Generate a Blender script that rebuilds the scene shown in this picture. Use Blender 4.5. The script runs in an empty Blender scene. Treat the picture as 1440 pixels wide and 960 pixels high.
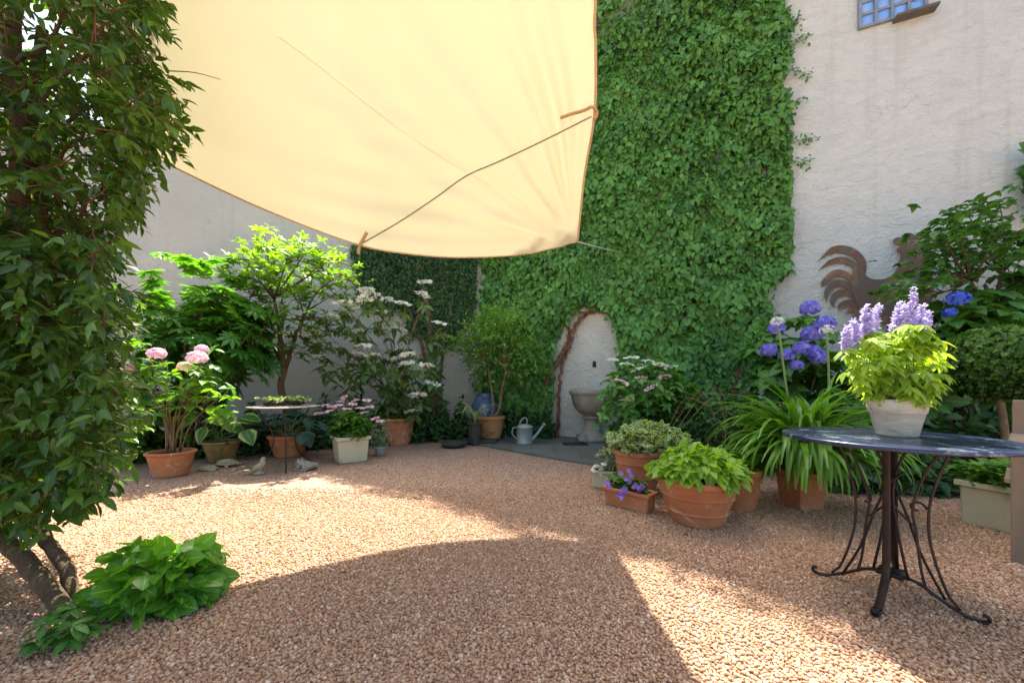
import bpy, math, random
import numpy as np
from mathutils import Vector
R = np.random.RandomState(11)
random.seed(5)
SC = bpy.context.scene
COL = SC.collection
F = 541.0
C_SUN = 0.53            # metres a shadow moves towards the viewer per metre of height

def at(px, py, D):      # a place in the garden seen at px,py and D metres deep (eye 1 m up)
    return np.array([(px-720)/F*D, D, 1+(540-py)/F*D])
def gr(px, py):
    D = F/(py-540.0); return np.array([(px-720)/F*D, D, 0.0])
def proj(P):
    return 720+F*P[:, 0]/P[:, 1], 540-F*(P[:, 2]-1)/P[:, 1]
def nrm(a):
    a = np.asarray(a, float); return a/np.maximum(np.linalg.norm(a, axis=-1, keepdims=True), 1e-9)
def rnd(n, s=1.0):
    return R.randn(n, 3)*s
UP = np.array([0, 0, 1.0])

# ------------------------------------------------------------------ objects
def wloc(o):
    l = np.zeros(3)
    while o is not None:
        l += np.array(o.location); o = o.parent
    return l
def tag(o, label=None, cat=None, group=None, kind=None):
    if label: o['label'] = label
    if cat: o['category'] = cat
    if group: o['group'] = group
    if kind: o['kind'] = kind
    return o
def thing(name, label, cat, loc=(0, 0, 0), group=None):
    o = bpy.data.objects.new(name, None); COL.objects.link(o); o.location = tuple(float(x) for x in loc)
    o.empty_display_size = 0.1
    return tag(o, label, cat, group)

class MB:
    def __init__(s): s.V = []; s.Fs = {}; s.n = 0; s.A = []; s.U = []
    def add(s, V, faces, v=0.5, uv=None):
        V = np.asarray(V, float).reshape(-1, 3); k = len(V)
        s.V.append(V)
        s.A.append(np.full(k, v, float) if np.isscalar(v) else np.asarray(v, float))
        s.U.append(np.zeros((k, 2)) if uv is None else np.asarray(uv, float))
        if isinstance(faces, np.ndarray):
            s.Fs.setdefault(faces.shape[1], []).append(faces+s.n)
        else:
            by = {}
            for f in faces: by.setdefault(len(f), []).append(f)
            for q, fs in by.items(): s.Fs.setdefault(q, []).append(np.array(fs)+s.n)
        s.n += k
        return s
    def build(s, name, m, parent=None, smooth=True, loc=None):
        V = np.concatenate(s.V) if s.V else np.zeros((0, 3))
        off = wloc(parent) if parent else (np.array(loc, float) if loc is not None else np.zeros(3))
        V = V-off
        me = bpy.data.meshes.new(name); me.vertices.add(len(V)); me.vertices.foreach_set('co', V.astype(np.float32).ravel())
        loops = []; starts = []; p = 0
        for q, L in s.Fs.items():
            a = np.concatenate(L); loops.append(a.ravel()); starts.append(p+np.arange(len(a))*q); p += a.size
        loops = np.concatenate(loops).astype(np.int32); starts = np.concatenate(starts).astype(np.int32)
        me.loops.add(len(loops)); me.loops.foreach_set('vertex_index', loops)
        me.polygons.add(len(starts)); me.polygons.foreach_set('loop_start', starts)
        me.update(calc_edges=True)
        me.polygons.foreach_set('use_smooth', np.full(len(starts), smooth))
        a = me.attributes.new('v', 'FLOAT', 'POINT'); a.data.foreach_set('value', np.concatenate(s.A).astype(np.float32))
        u = np.concatenate(s.U); u3 = np.zeros((len(u), 3)); u3[:, :2] = u
        a = me.attributes.new('luv', 'FLOAT_VECTOR', 'POINT'); a.data.foreach_set('vector', u3.astype(np.float32).ravel())
        me.materials.append(m)
        me.validate()
        o = bpy.data.objects.new(name, me); COL.objects.link(o)
        if parent: o.parent = parent
        elif loc is not None: o.location = tuple(float(x) for x in loc)
        return o
    # shapes
    def box(s, c, size, rz=0.0, taper=1.0, v=0.5, bev=0.0, tilt=None):
        x, y, z = np.array(size)/2.0
        if bev > 0:
            b = min(bev, x*.9, y*.9, z*.9); V = []; F_ = []
            ring = lambda X, Y: [(-X+b, -Y), (X-b, -Y), (X, -Y+b), (X, Y-b), (X-b, Y), (-X+b, Y), (-X, Y-b), (-X, -Y+b)]
            for zz, sh in ((-z, b), (-z+b, 0), (z-b, 0), (z, b)):
                t = taper if zz < 0 else 1.0
                for (a, c2) in ring(x, y): V.append((a*t*(1-sh/x), c2*t*(1-sh/y), zz))
            for i in range(3):
                for j in range(8):
                    F_.append((i*8+j, i*8+(j+1) % 8, (i+1)*8+(j+1) % 8, (i+1)*8+j))
            F_.append(tuple(range(7, -1, -1))); F_.append(tuple(range(24, 32)))
            V = np.array(V)
        else:
            V = np.array([(sx*x*(taper if sz < 0 else 1), sy*y*(taper if sz < 0 else 1), sz*z) for sz in (-1, 1) for sx, sy in ((-1, -1), (1, -1), (1, 1), (-1, 1))])
            F_ = [(3, 2, 1, 0), (4, 5, 6, 7), (0, 1, 5, 4), (1, 2, 6, 5), (2, 3, 7, 6), (3, 0, 4, 7)]
        if tilt is not None:
            ca, sa = math.cos(tilt), math.sin(tilt); V = V@np.array([[1, 0, 0], [0, ca, sa], [0, -sa, ca]])
        ca, sa = math.cos(rz), math.sin(rz); V = V@np.array([[ca, sa, 0], [-sa, ca, 0], [0, 0, 1]])
        return s.add(V+np.array(c), F_, v)
    def lathe(s, prof, c, seg=40, v=0.5, wob=0.0, sq=0.0):
        prof = np.array(prof, float); n = len(prof); th = np.arange(seg)*2*math.pi/seg
        rr = np.ones(seg)
        if sq > 0:   # rounded square
            rr = 1/((np.abs(np.cos(th))**8+np.abs(np.sin(th))**8)**(1/8.0)); rr = 1+(rr-1)*sq
        if wob: rr = rr*(1+wob*np.sin(3*th+1)+wob*.6*np.sin(5*th))
        V = np.zeros((n, seg, 3))
        V[:, :, 0] = prof[:, 0:1]*rr*np.cos(th); V[:, :, 1] = prof[:, 0:1]*rr*np.sin(th); V[:, :, 2] = prof[:, 1:2]
        i, j = np.meshgrid(np.arange(n-1), np.arange(seg), indexing='ij'); j2 = (j+1) % seg
        Fq = np.stack([i*seg+j, i*seg+j2, (i+1)*seg+j2, (i+1)*seg+j], -1).reshape(-1, 4)
        return s.add(V.reshape(-1, 3)+np.array(c), Fq, v)
    def disc(s, c, r, seg=32, v=0.5):
        th = np.arange(seg)*2*math.pi/seg
        V = np.stack([r*np.cos(th), r*np.sin(th), 0*th], -1)+np.array(c)
        return s.add(V, [tuple(range(seg))], v)
    def tube(s, P, r, seg=6, v=0.5, cap=True, flat=None):
        P = np.asarray(P, float); n = len(P); r = np.full(n, r, float) if np.isscalar(r) else np.asarray(r, float)
        T = nrm(np.gradient(P, axis=0)); ref = UP if abs(T[0][2]) < .9 else np.array([1.0, 0, 0])
        a = nrm(np.cross(T[0], ref)); V = []
        th = np.arange(seg)*2*math.pi/seg
        for i in range(n):
            a = nrm(a-T[i]*np.dot(a, T[i])); b = np.cross(T[i], a)
            ka, kb = (1, 1) if flat is None else flat
            V.append(P[i]+r[i]*(np.cos(th)[:, None]*a*ka+np.sin(th)[:, None]*b*kb))
        V = np.concatenate(V)
        i, j = np.meshgrid(np.arange(n-1), np.arange(seg), indexing='ij'); j2 = (j+1) % seg
        Fq = np.stack([i*seg+j, i*seg+j2, (i+1)*seg+j2, (i+1)*seg+j], -1).reshape(-1, 4)
        s.add(V, Fq, v)
        if cap:
            s.Fs.setdefault(seg, []).append(np.array([list(range(seg))[::-1], [(n-1)*seg+k for k in range(seg)]])+s.n-len(V))
        return s
    def inst(s, T, P, Y, Z, S, v=0.5, wx=1.0):
        tv, tf, tu = T; P = np.asarray(P, float); n = len(P)
        if n == 0: return s
        Y = nrm(Y); Z = np.asarray(Z, float); Z = nrm(Z-Y*np.sum(Z*Y, -1, keepdims=True)); X = np.cross(Y, Z)
        S = np.broadcast_to(np.asarray(S, float), (n,)); wx = np.broadcast_to(np.asarray(wx, float), (n,)); v = np.broadcast_to(np.asarray(v, float), (n,))
        V = P[:, None]+S[:, None, None]*(tv[None, :, 0:1]*wx[:, None, None]*X[:, None]+tv[None, :, 1:2]*Y[:, None]+tv[None, :, 2:3]*Z[:, None])
        k = len(tv)
        A = np.repeat(v, k); U = np.tile(tu, (n, 1))
        s.V.append(V.reshape(-1, 3)); s.A.append(A); s.U.append(U)
        for f in tf:
            f = np.array(f); ff = f[None]+np.arange(n)[:, None, None]*k
            s.Fs.setdefault(f.shape[1], []).append(ff.reshape(-1, f.shape[1])+s.n)
        s.n += n*k
        return s

def smooth_path(P, k=6):
    P = np.asarray(P, float); n = len(P); out = []
    E = np.vstack([2*P[0]-P[1], P, 2*P[-1]-P[-2]])
    for i in range(n-1):
        p0, p1, p2, p3 = E[i:i+4]
        for t in np.arange(k)/k:
            out.append(.5*((2*p1)+(-p0+p2)*t+(2*p0-5*p1+4*p2-p3)*t*t+(-p0+3*p1-3*p2+p3)*t**3))
    out.append(P[-1]); return np.array(out)

# ------------------------------------------------------------------ leaf templates
def leaf_t(st, fold=.25, droop=.15, wave=0.0):
    V = []; U = []; Fq = []; wm = max(w for _, w in st)
    for i, (t, w) in enumerate(st):
        z = -droop*t*t; wz = wave*(1 if i % 2 else -1)
        V += [(-w, t, z+fold*w+wz), (0, t, z), (w, t, z+fold*w-wz)]; U += [(-1, t), (0, t), (1, t)]
    for i in range(len(st)-1):
        a = 3*i; Fq += [(a, a+1, a+4, a+3), (a+1, a+2, a+5, a+4)]
    return np.array(V, float), [np.array(Fq)], np.array(U, float)
OV = leaf_t([(0, .02), (.15, .16), (.4, .25), (.7, .18), (.9, .07), (1, .005)], .3, .18)
OVL = leaf_t([(0, .03), (.3, .24), (.7, .19), (1, .01)], .3, .15)
WIDE = leaf_t([(0, .05), (.12, .27), (.38, .38), (.68, .27), (.88, .12), (1, .005)], .22, .28, .012)
IVY = leaf_t([(0, .10), (.12, .42), (.38, .46), (.7, .24), (1, .01)], .12, .22)
LAN = leaf_t([(0, .02), (.25, .10), (.55, .13), (.8, .08), (1, .005)], .35, .25)
LANL = leaf_t([(0, .02), (.45, .13), (1, .01)], .3, .18)
HEART = leaf_t([(-.13, .16), (-.02, .36), (.2, .45), (.45, .38), (.75, .20), (1, .01)], .16, .22, .01)
ROUND = leaf_t([(-.13, .16), (-.03, .36), (.18, .48), (.45, .46), (.7, .33), (.9, .14), (1, .02)], .16, .24, .012)
TINY = (np.array([(0, 0, 0), (.3, .5, .06), (0, 1, -.05), (-.3, .5, .06)], float), [np.array([(0, 1, 2, 3)])], np.array([(0, 0), (1, .5), (0, 1), (-1, .5)], float))
def palm_t():
    V = []; U = []; Fq = []; k = 0
    for j, (a, L) in enumerate(zip(np.radians([-115, -72, -36, 0, 36, 72, 115]), [.5, .78, .95, 1, .95, .78, .5])):
        d = np.array([math.sin(a), math.cos(a)]); p = np.array([d[1], -d[0]])
        for (t, w) in ((.0, .06), (.3, .10), (.62, .15), (.85, .09), (1, .005)):
            for sgn in (-1, 0, 1):
                q = d*t*L+p*w*L*sgn; V.append((q[0], q[1], -.22*(t*L)**2+(.03 if sgn else 0))); U.append((sgn, t))
        for i in range(4):
            b = k+3*i; Fq += [(b, b+1, b+4, b+3), (b+1, b+2, b+5, b+4)]
        k += 15
    return np.array(V), [np.array(Fq)], np.array(U, float)
PALM = palm_t()
def floret_t(n=4, w=.30, cup=.12):
    V = []; Fq = []; U = []
    for j in range(n):
        a = 2*math.pi*j/n; d = np.array([math.cos(a), math.sin(a)]); p = np.array([-d[1], d[0]]); k = len(V)
        for t, ww in ((0, 0.03), (.3, w), (.5, w*.55)):
            for sg in (-1, 1):
                q = d*t+p*ww*.5*sg*1.6; V.append((q[0], q[1], cup*t)); U.append((sg, t))
        Fq += [(k, k+1, k+3, k+2), (k+2, k+3, k+5, k+4)]
    return np.array(V), [np.array(Fq)], np.array(U, float)
FLO = floret_t()
STAR = floret_t(5, .26, .1)

# ------------------------------------------------------------------ materials
class NT:
    def __init__(s, name):
        s.m = bpy.data.materials.new(name); s.m.use_nodes = True; s.t = s.m.node_tree; s.t.nodes.clear()
        s.out = s.n('ShaderNodeOutputMaterial')
    def n(s, ty, **kw):
        nd = s.t.nodes.new(ty)
        for k, v in kw.items():
            if k in nd.inputs: nd.inputs[k].default_value = v
            else: setattr(nd, k, v)
        return nd
    def l(s, a, b): s.t.links.new(a, b)
    def mix(s, fac, a, b, blend='MIX'):
        nd = s.n('ShaderNodeMix', data_type='RGBA', blend_type=blend)
        for i, x in ((0, fac), (6, a), (7, b)):
            if isinstance(x, bpy.types.NodeSocket): s.l(x, nd.inputs[i])
            elif i == 0: nd.inputs[0].default_value = x
            else: nd.inputs[i].default_value = (*x, 1) if len(x) == 3 else x
        return nd.outputs[2]
    def math(s, op, a, b=0.0, clamp=False):
        nd = s.n('ShaderNodeMath', operation=op, use_clamp=clamp)
        for i, x in ((0, a), (1, b)):
            if isinstance(x, bpy.types.NodeSocket): s.l(x, nd.inputs[i])
            else: nd.inputs[i].default_value = x
        return nd.outputs[0]
    def coord(s, scale=(1, 1, 1), obj=True):
        tc = s.n('ShaderNodeTexCoord'); mp = s.n('ShaderNodeMapping'); mp.inputs['Scale'].default_value = scale
        s.l(tc.outputs['Object'], mp.inputs[0]); return mp.outputs[0]
    def noise(s, vec, scale, detail=4, rough=.55, dist=0):
        nd = s.n('ShaderNodeTexNoise'); nd.inputs['Scale'].default_value = scale; nd.inputs['Detail'].default_value = detail
        nd.inputs['Roughness'].default_value = rough; nd.inputs['Distortion'].default_value = dist
        if vec is not None: s.l(vec, nd.inputs['Vector'])
        return nd.outputs[0]
    def vor(s, vec, scale, feat='F1', out='Distance'):
        nd = s.n('ShaderNodeTexVoronoi', feature=feat); nd.inputs['Scale'].default_value = scale
        if vec is not None: s.l(vec, nd.inputs['Vector'])
        return nd.outputs[out]
    def ramp(s, fac, stops):
        nd = s.n('ShaderNodeValToRGB'); e = nd.color_ramp.elements
        while len(e) < len(stops): e.new(.5)
        for el, (p, c) in zip(e, stops):
            el.position = p; el.color = (*c, 1) if len(c) == 3 else c
        s.l(fac, nd.inputs[0]); return nd.outputs[0]
    def bump(s, h, strength=.5, dist=.01, prev=None):
        nd = s.n('ShaderNodeBump'); nd.inputs['Strength'].default_value = strength; nd.inputs['Distance'].default_value = dist
        s.l(h, nd.inputs['Height'])
        if prev is not None: s.l(prev, nd.inputs['Normal'])
        return nd.outputs[0]
    def pbsdf(s, col, rough=.6, metal=0, spec=.4, bump=None):
        p = s.n('ShaderNodeBsdfPrincipled')
        for k, x in (('Base Color', col), ('Roughness', rough), ('Metallic', metal), ('Specular IOR Level', spec)):
            if isinstance(x, bpy.types.NodeSocket): s.l(x, p.inputs[k])
            else: p.inputs[k].default_value = (*x, 1) if isinstance(x, tuple) else x
        if bump is not None: s.l(bump, p.inputs['Normal'])
        return p
    def fin(s, sh):
        s.l(sh.outputs[0] if hasattr(sh, 'outputs') else sh, s.out.inputs[0]); return s.m

def leafmat(name, dark, light, rough=.42, tr=.35, margin=None, vein=.25, trc=None, spec=.45, mw=.62):
    t = NT(name); at_ = t.n('ShaderNodeAttribute', attribute_name='v'); uv = t.n('ShaderNodeAttribute', attribute_name='luv')
    sp = t.n('ShaderNodeSeparateXYZ'); t.l(uv.outputs['Vector'], sp.inputs[0])
    ns = t.noise(t.coord(), 9, 3)
    f = t.math('ADD', at_.outputs['Fac'], t.math('MULTIPLY', t.math('SUBTRACT', ns, .5), .35), True)
    col = t.mix(f, dark, light)
    au = t.math('ABSOLUTE', sp.outputs['X'])
    if margin is not None:
        mg = t.math('GREATER_THAN', t.math('ADD', au, t.math('MULTIPLY', t.math('SUBTRACT', t.noise(t.coord(), 45, 2), .5), .6)), mw)
        col = t.mix(mg, col, margin)
    if vein:
        mr = t.math('LESS_THAN', au, .09)
        w = t.n('ShaderNodeMath', operation='SINE'); t.l(t.math('MULTIPLY', t.math('SUBTRACT', sp.outputs['Y'], t.math('MULTIPLY', au, .28)), 48), w.inputs[0])
        sv = t.math('GREATER_THAN', w.outputs[0], .86)
        vf = t.math('MULTIPLY', t.math('MAXIMUM', mr, t.math('MULTIPLY', sv, .55)), vein)
        col = t.mix(vf, col, tuple(min(1, c*2.2+.03) for c in light))
    p = t.pbsdf(col, rough, 0, spec, t.bump(ns, .25, .004))
    tl = t.n('ShaderNodeBsdfTranslucent')
    if trc is None: trc = (1.5, 1.45, .5)
    hs = t.mix(1.0, col, trc, 'MULTIPLY'); t.l(hs, tl.inputs[0])
    mx = t.n('ShaderNodeMixShader'); mx.inputs[0].default_value = tr; t.l(p.outputs[0], mx.inputs[1]); t.l(tl.outputs[0], mx.inputs[2])
    return t.fin(mx)
def petalmat(name, a, b, tr=.35):
    t = NT(name); at_ = t.n('ShaderNodeAttribute', attribute_name='v')
    col = t.mix(at_.outputs['Fac'], a, b); p = t.pbsdf(col, .6, 0, .2)
    tl = t.n('ShaderNodeBsdfTranslucent'); t.l(col, tl.inputs[0])
    mx = t.n('ShaderNodeMixShader'); mx.inputs[0].default_value = tr; t.l(p.outputs[0], mx.inputs[1]); t.l(tl.outputs[0], mx.inputs[2])
    return t.fin(mx)
def stonemat(name, a, b, c=None, scale=8, rough=.85, bs=.4, bd=.01, metal=0, spec=.3, streak=(1, 1, 1)):
    t = NT(name); co = t.coord(streak)
    n1 = t.noise(co, scale, 8, .65); n2 = t.noise(co, scale*5, 6, .6)
    col = t.mix(t.ramp(n1, [(.35, (0, 0, 0)), (.65, (1, 1, 1))]), a, b)
    if c is not None: col = t.mix(t.ramp(t.noise(co, scale*.6, 6, .7, 1.0), [(.52, (0, 0, 0)), (.62, (1, 1, 1))]), col, c)
    col = t.mix(t.math('MULTIPLY', n2, .35), col, tuple(x*.45 for x in a))
    return t.fin(t.pbsdf(col, rough, metal, spec, t.bump(n2, bs, bd)))

M = {}
M['ivy'] = leafmat('ivy_leaf', (.036, .125, .034), (.155, .36, .08), .48, .28, vein=.12, spec=.3)
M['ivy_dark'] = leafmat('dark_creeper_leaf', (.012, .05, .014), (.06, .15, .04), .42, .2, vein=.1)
M['jasmine'] = leafmat('jasmine_leaf', (.020, .062, .012), (.125, .25, .032), .30, .36, vein=.22)
M['rhodo'] = leafmat('rhododendron_leaf', (.045, .115, .025), (.26, .46, .055), .38, .45, vein=.2)
M['fatsia'] = leafmat('fatsia_leaf', (.025, .12, .035), (.15, .36, .04), .26, .42, vein=.2)
M['vib'] = leafmat('viburnum_leaf', (.04, .10, .03), (.13, .24, .07), .5, .3, vein=.3)
M['hyd'] = leafmat('hydrangea_leaf', (.035, .11, .020), (.16, .34, .045), .42, .42, vein=.3)
M['hyd_dark'] = leafmat('deep_hydrangea_leaf', (.028, .095, .022), (.11, .27, .045), .42, .3, vein=.28)
M['lime'] = leafmat('lime_leaf', (.09, .22, .025), (.30, .50, .05), .4, .42, vein=.3)
M['salvia'] = leafmat('salvia_leaf', (.16, .28, .04), (.42, .58, .09), .5, .55, vein=.2, trc=(1.6, 1.5, .6))
M['agap'] = leafmat('agapanthus_leaf', (.05, .15, .02), (.17, .37, .04), .33, .38, vein=0)
M['hosta'] = leafmat('hosta_leaf', (.035, .12, .045), (.10, .24, .05), .36, .35, margin=(.38, .50, .16), vein=.3)
M['hosta_blue'] = leafmat('blue_hosta_leaf', (.03, .085, .075), (.07, .16, .13), .4, .2, vein=.35)
M['varieg'] = leafmat('variegated_leaf', (.05, .14, .03), (.14, .26, .06), .5, .35, margin=(.55, .62, .35), vein=0, mw=.5)
M['box'] = leafmat('box_leaf', (.03, .09, .014), (.15, .29, .04), .4, .3, vein=0)
M['grey'] = leafmat('silver_leaf', (.16, .22, .14), (.36, .42, .30), .6, .25, vein=0)
M['tree'] = leafmat('tree_leaf', (.035, .12, .035), (.11, .28, .06), .4, .32, vein=.2)
M['shrub'] = leafmat('pot_shrub_leaf', (.05, .15, .035), (.22, .42, .08), .45, .35, vein=0)
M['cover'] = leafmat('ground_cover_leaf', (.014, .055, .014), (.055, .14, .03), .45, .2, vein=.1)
M['leafy'] = leafmat('broad_garden_leaf', (.035, .14, .018), (.17, .40, .03), .34, .36, vein=.35)
M['stem'] = leafmat('green_stem', (.10, .17, .05), (.20, .30, .09), .5, .15, vein=0)
M['p_pink'] = petalmat('pink_petal', (.80, .45, .62), (.92, .74, .80))
M['p_blue'] = petalmat('blue_violet_petal', (.13, .14, .66), (.42, .37, .88))
M['p_deep'] = petalmat('deep_blue_petal', (.03, .09, .62), (.14, .24, .85))
M['p_white'] = petalmat('white_petal', (.70, .74, .66), (.88, .88, .84))
M['p_purple'] = petalmat('purple_petal', (.24, .12, .60), (.45, .30, .80))
M['p_lil'] = petalmat('lilac_petal', (.55, .45, .84), (.82, .76, .96))
M['p_cream'] = petalmat('cream_petal', (.75, .66, .45), (.88, .80, .62))
M['bark'] = stonemat('bark', (.10, .065, .042), (.20, .14, .09), None, 6, .9, 1.0, .02, streak=(3, 3, .5))
M['bark_red'] = stonemat('reddish_bark', (.17, .075, .045), (.30, .15, .09), None, 8, .9, .9, .015, streak=(3, 3, .6))
M['twig'] = stonemat('twig', (.16, .10, .06), (.28, .19, .11), None, 14, .85, .5, .004)
M['terra'] = stonemat('terracotta', (.42, .15, .07), (.56, .25, .135), (.66, .50, .40), 3.2, .85, .3, .004, streak=(1, 1, 1.6))
M['terra_old'] = stonemat('weathered_terracotta', (.36, .16, .07), (.45, .26, .12), (.30, .27, .09), 3.5, .85, .4, .006)
M['glaze'] = stonemat('mottled_glazed_pot', (.36, .27, .10), (.20, .12, .05), (.05, .035, .02), 5, .45, .3, .004)
M['cream'] = stonemat('cream_planter', (.55, .51, .36), (.66, .61, .45), (.34, .32, .19), 3, .7, .2, .003, streak=(1, 1, .35))
M['limepot'] = stonemat('lime_washed_pot', (.74, .70, .61), (.52, .46, .38), (.24, .20, .16), 7, .9, .6, .006, streak=(1, 1, 2.5))
M['stone'] = stonemat('carved_stone', (.36, .32, .25), (.25, .22, .17), (.17, .16, .12), 5, .95, .7, .012)
M['statue'] = stonemat('stone_ornament', (.34, .29, .20), (.46, .41, .30), (.22, .20, .15), 22, .95, .8, .006)
M['statue_g'] = stonemat('grey_stone_ornament', (.25, .235, .20), (.46, .43, .37), (.13, .12, .10), 20, .95, .8, .006)
M['darkstone'] = stonemat('dark_stone', (.035, .033, .03), (.075, .07, .06), None, 12, .75, .8, .01)
M['zinc'] = stonemat('zinc', (.42, .45, .44), (.30, .33, .33), None, 5, .5, .1, .002, metal=.35, spec=.5)
M['rust'] = stonemat('rusty_sheet_metal', (.20, .105, .07), (.15, .145, .14), (.36, .21, .13), 4.5, .75, .2, .003, metal=.2)
M['iron'] = stonemat('dark_wrought_iron', (.014, .012, .016), (.028, .021, .024), None, 12, .42, .3, .002, metal=.5, spec=.5)
M['ironred'] = stonemat('rusty_wrought_iron', (.035, .022, .022), (.07, .045, .040), None, 12, .6, .3, .002, metal=.3)
M['wood'] = stonemat('weathered_wood', (.30, .215, .16), (.22, .17, .13), None, 4, .8, .5, .004, streak=(1, 1, .12))
M['strap'] = stonemat('tan_webbing', (.58, .36, .19), (.66, .44, .25), None, 20, .8, .3, .002)
M['hem'] = stonemat('orange_hem', (.66, .46, .26), (.72, .52, .32), None, 20, .8, .2, .002)
M['cord'] = stonemat('grey_cord', (.30, .27, .22), (.40, .36, .30), None, 40, .8, .3, .001)
M['rope'] = stonemat('white_rope', (.55, .58, .56), (.7, .7, .68), None, 40, .8, .3, .001)
M['soil'] = stonemat('soil', (.05, .032, .02), (.09, .06, .04), None, 25, 1, 1, .02)
M['blueglaze'] = stonemat('blue_glaze', (.03, .06, .16), (.10, .16, .30), None, 6, .2, .1, .002, spec=.6, streak=(6, 6, .6))
M['frame'] = stonemat('grey_window_frame', (.20, .24, .32), (.26, .30, .36), None, 8, .6, .2, .002)
M['slate'] = stonemat('slate_sill', (.10, .095, .09), (.16, .15, .14), None, 8, .7, .3, .003)

# plaster walls
def plaster(name, a, b, stain, bs):
    t = NT(name); co = t.coord(); co2 = t.coord((1, 1, 1.45))
    big = t.noise(co, .7, 4, .6); mid = t.noise(co2, 7, 9, .65, .7); fine = t.noise(co, 60, 6, .7)
    rid = t.math('ABSOLUTE', t.math('SUBTRACT', t.noise(co2, 5, 6, .6, 1.3), .5))
    col = t.mix(t.ramp(big, [(.35, (0, 0, 0)), (.68, (1, 1, 1))]), a, b)
    col = t.mix(t.math('MULTIPLY', t.ramp(mid, [(.55, (0, 0, 0)), (.75, (1, 1, 1))]), .35), col, stain)
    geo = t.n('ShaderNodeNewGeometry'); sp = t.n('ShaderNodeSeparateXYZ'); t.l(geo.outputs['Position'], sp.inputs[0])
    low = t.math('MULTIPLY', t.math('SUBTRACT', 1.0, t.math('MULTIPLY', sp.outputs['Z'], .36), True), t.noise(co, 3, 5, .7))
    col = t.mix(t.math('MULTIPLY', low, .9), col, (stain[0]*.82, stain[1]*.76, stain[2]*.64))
    cr = t.n('ShaderNodeTexVoronoi', feature='DISTANCE_TO_EDGE'); cr.inputs['Scale'].default_value = .33
    dn = t.n('ShaderNodeTexNoise'); dn.inputs['Scale'].default_value = 2.2; dn.inputs['Detail'].default_value = 6; t.l(co, dn.inputs['Vector']); vm = t.n('ShaderNodeVectorMath', operation='ADD'); t.l(co, vm.inputs[0]); t.l(dn.outputs[1], vm.inputs[1]); t.l(vm.outputs[0], cr.inputs['Vector'])
    crk = t.math('MULTIPLY', t.math('LESS_THAN', cr.outputs[0], .0022), t.math('GREATER_THAN', t.noise(co, .9, 2), .58))
    col = t.mix(t.math('MULTIPLY', crk, .22), col, tuple(x*.45 for x in stain))
    run = t.ramp(t.noise(t.coord((5, 5, .22)), 1.0, 5, .7), [(.54, (0, 0, 0)), (.75, (1, 1, 1))]); col = t.mix(t.math('MULTIPLY', run, .30), col, tuple(x*.72 for x in stain))
    h = t.math('ADD', t.math('MULTIPLY', mid, 1.0), t.math('ADD', t.math('MULTIPLY', rid, 1.7), t.math('MULTIPLY', fine, .30)))
    return t.fin(t.pbsdf(col, .95, 0, .15, t.bump(h, bs, .05)))
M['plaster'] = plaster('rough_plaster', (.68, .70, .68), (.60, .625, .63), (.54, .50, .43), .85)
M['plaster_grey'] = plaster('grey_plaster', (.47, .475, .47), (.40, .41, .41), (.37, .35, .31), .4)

def gravelmat():
    t = NT('gravel'); co = t.coord()
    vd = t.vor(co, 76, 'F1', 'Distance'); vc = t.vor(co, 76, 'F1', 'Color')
    sp = t.n('ShaderNodeSeparateColor'); t.l(vc, sp.inputs[0])
    col = t.ramp(sp.outputs[0], [(0, (.27, .135, .085)), (.35, (.44, .255, .17)), (.7, (.55, .345, .25)), (.9, (.66, .475, .37)), (1, (.82, .69, .59))])
    big = t.noise(co, 1.2, 4, .6)
    col = t.mix(t.math('MULTIPLY', big, .4), col, (.40, .25, .19))
    col = t.mix(t.ramp(vd, [(.45, (0, 0, 0)), (.8, (1, 1, 1))]), col, (.20, .11, .075))  # gaps darkened in colour for crevice shade and fine dirt between stones
    h = t.math('SUBTRACT', 1.0, vd)
    return t.fin(t.pbsdf(col, .85, 0, .25, t.bump(h, .9, .012)))
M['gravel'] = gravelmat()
def pebblemat():
    t = NT('pebbles'); a = t.n('ShaderNodeAttribute', attribute_name='v')
    col = t.ramp(a.outputs['Fac'], [(0, (.22, .10, .055)), (.3, (.41, .225, .135)), (.65, (.54, .33, .215)), (.88, (.66, .46, .34)), (1, (.84, .72, .61))])
    col = t.mix(t.math('MULTIPLY', t.noise(t.coord(), 120, 3), .45), col, (.36, .21, .15))
    return t.fin(t.pbsdf(col, .8, 0, .3))
M['pebble'] = pebblemat()
def pavemat():
    t = NT('slate_paving'); co = t.coord()
    b = t.n('ShaderNodeTexBrick'); t.l(co, b.inputs['Vector']); b.inputs['Scale'].default_value = 1.0; b.inputs['Mortar Size'].default_value = .012
    b.inputs['Brick Width'].default_value = .62; b.inputs['Row Height'].default_value = .42
    b.inputs['Color1'].default_value = (.075, .08, .075, 1); b.inputs['Color2'].default_value = (.13, .135, .125, 1); b.inputs['Mortar'].default_value = (.05, .045, .035, 1)
    n = t.noise(co, 6, 8, .7)
    col = t.mix(t.math('MULTIPLY', n, .6), b.outputs[0], (.16, .155, .13))
    return t.fin(t.pbsdf(col, .65, 0, .4, t.bump(t.math('ADD', n, t.math('MULTIPLY', b.outputs[1], -2)), .5, .01)))
M['pave'] = pavemat()
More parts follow.
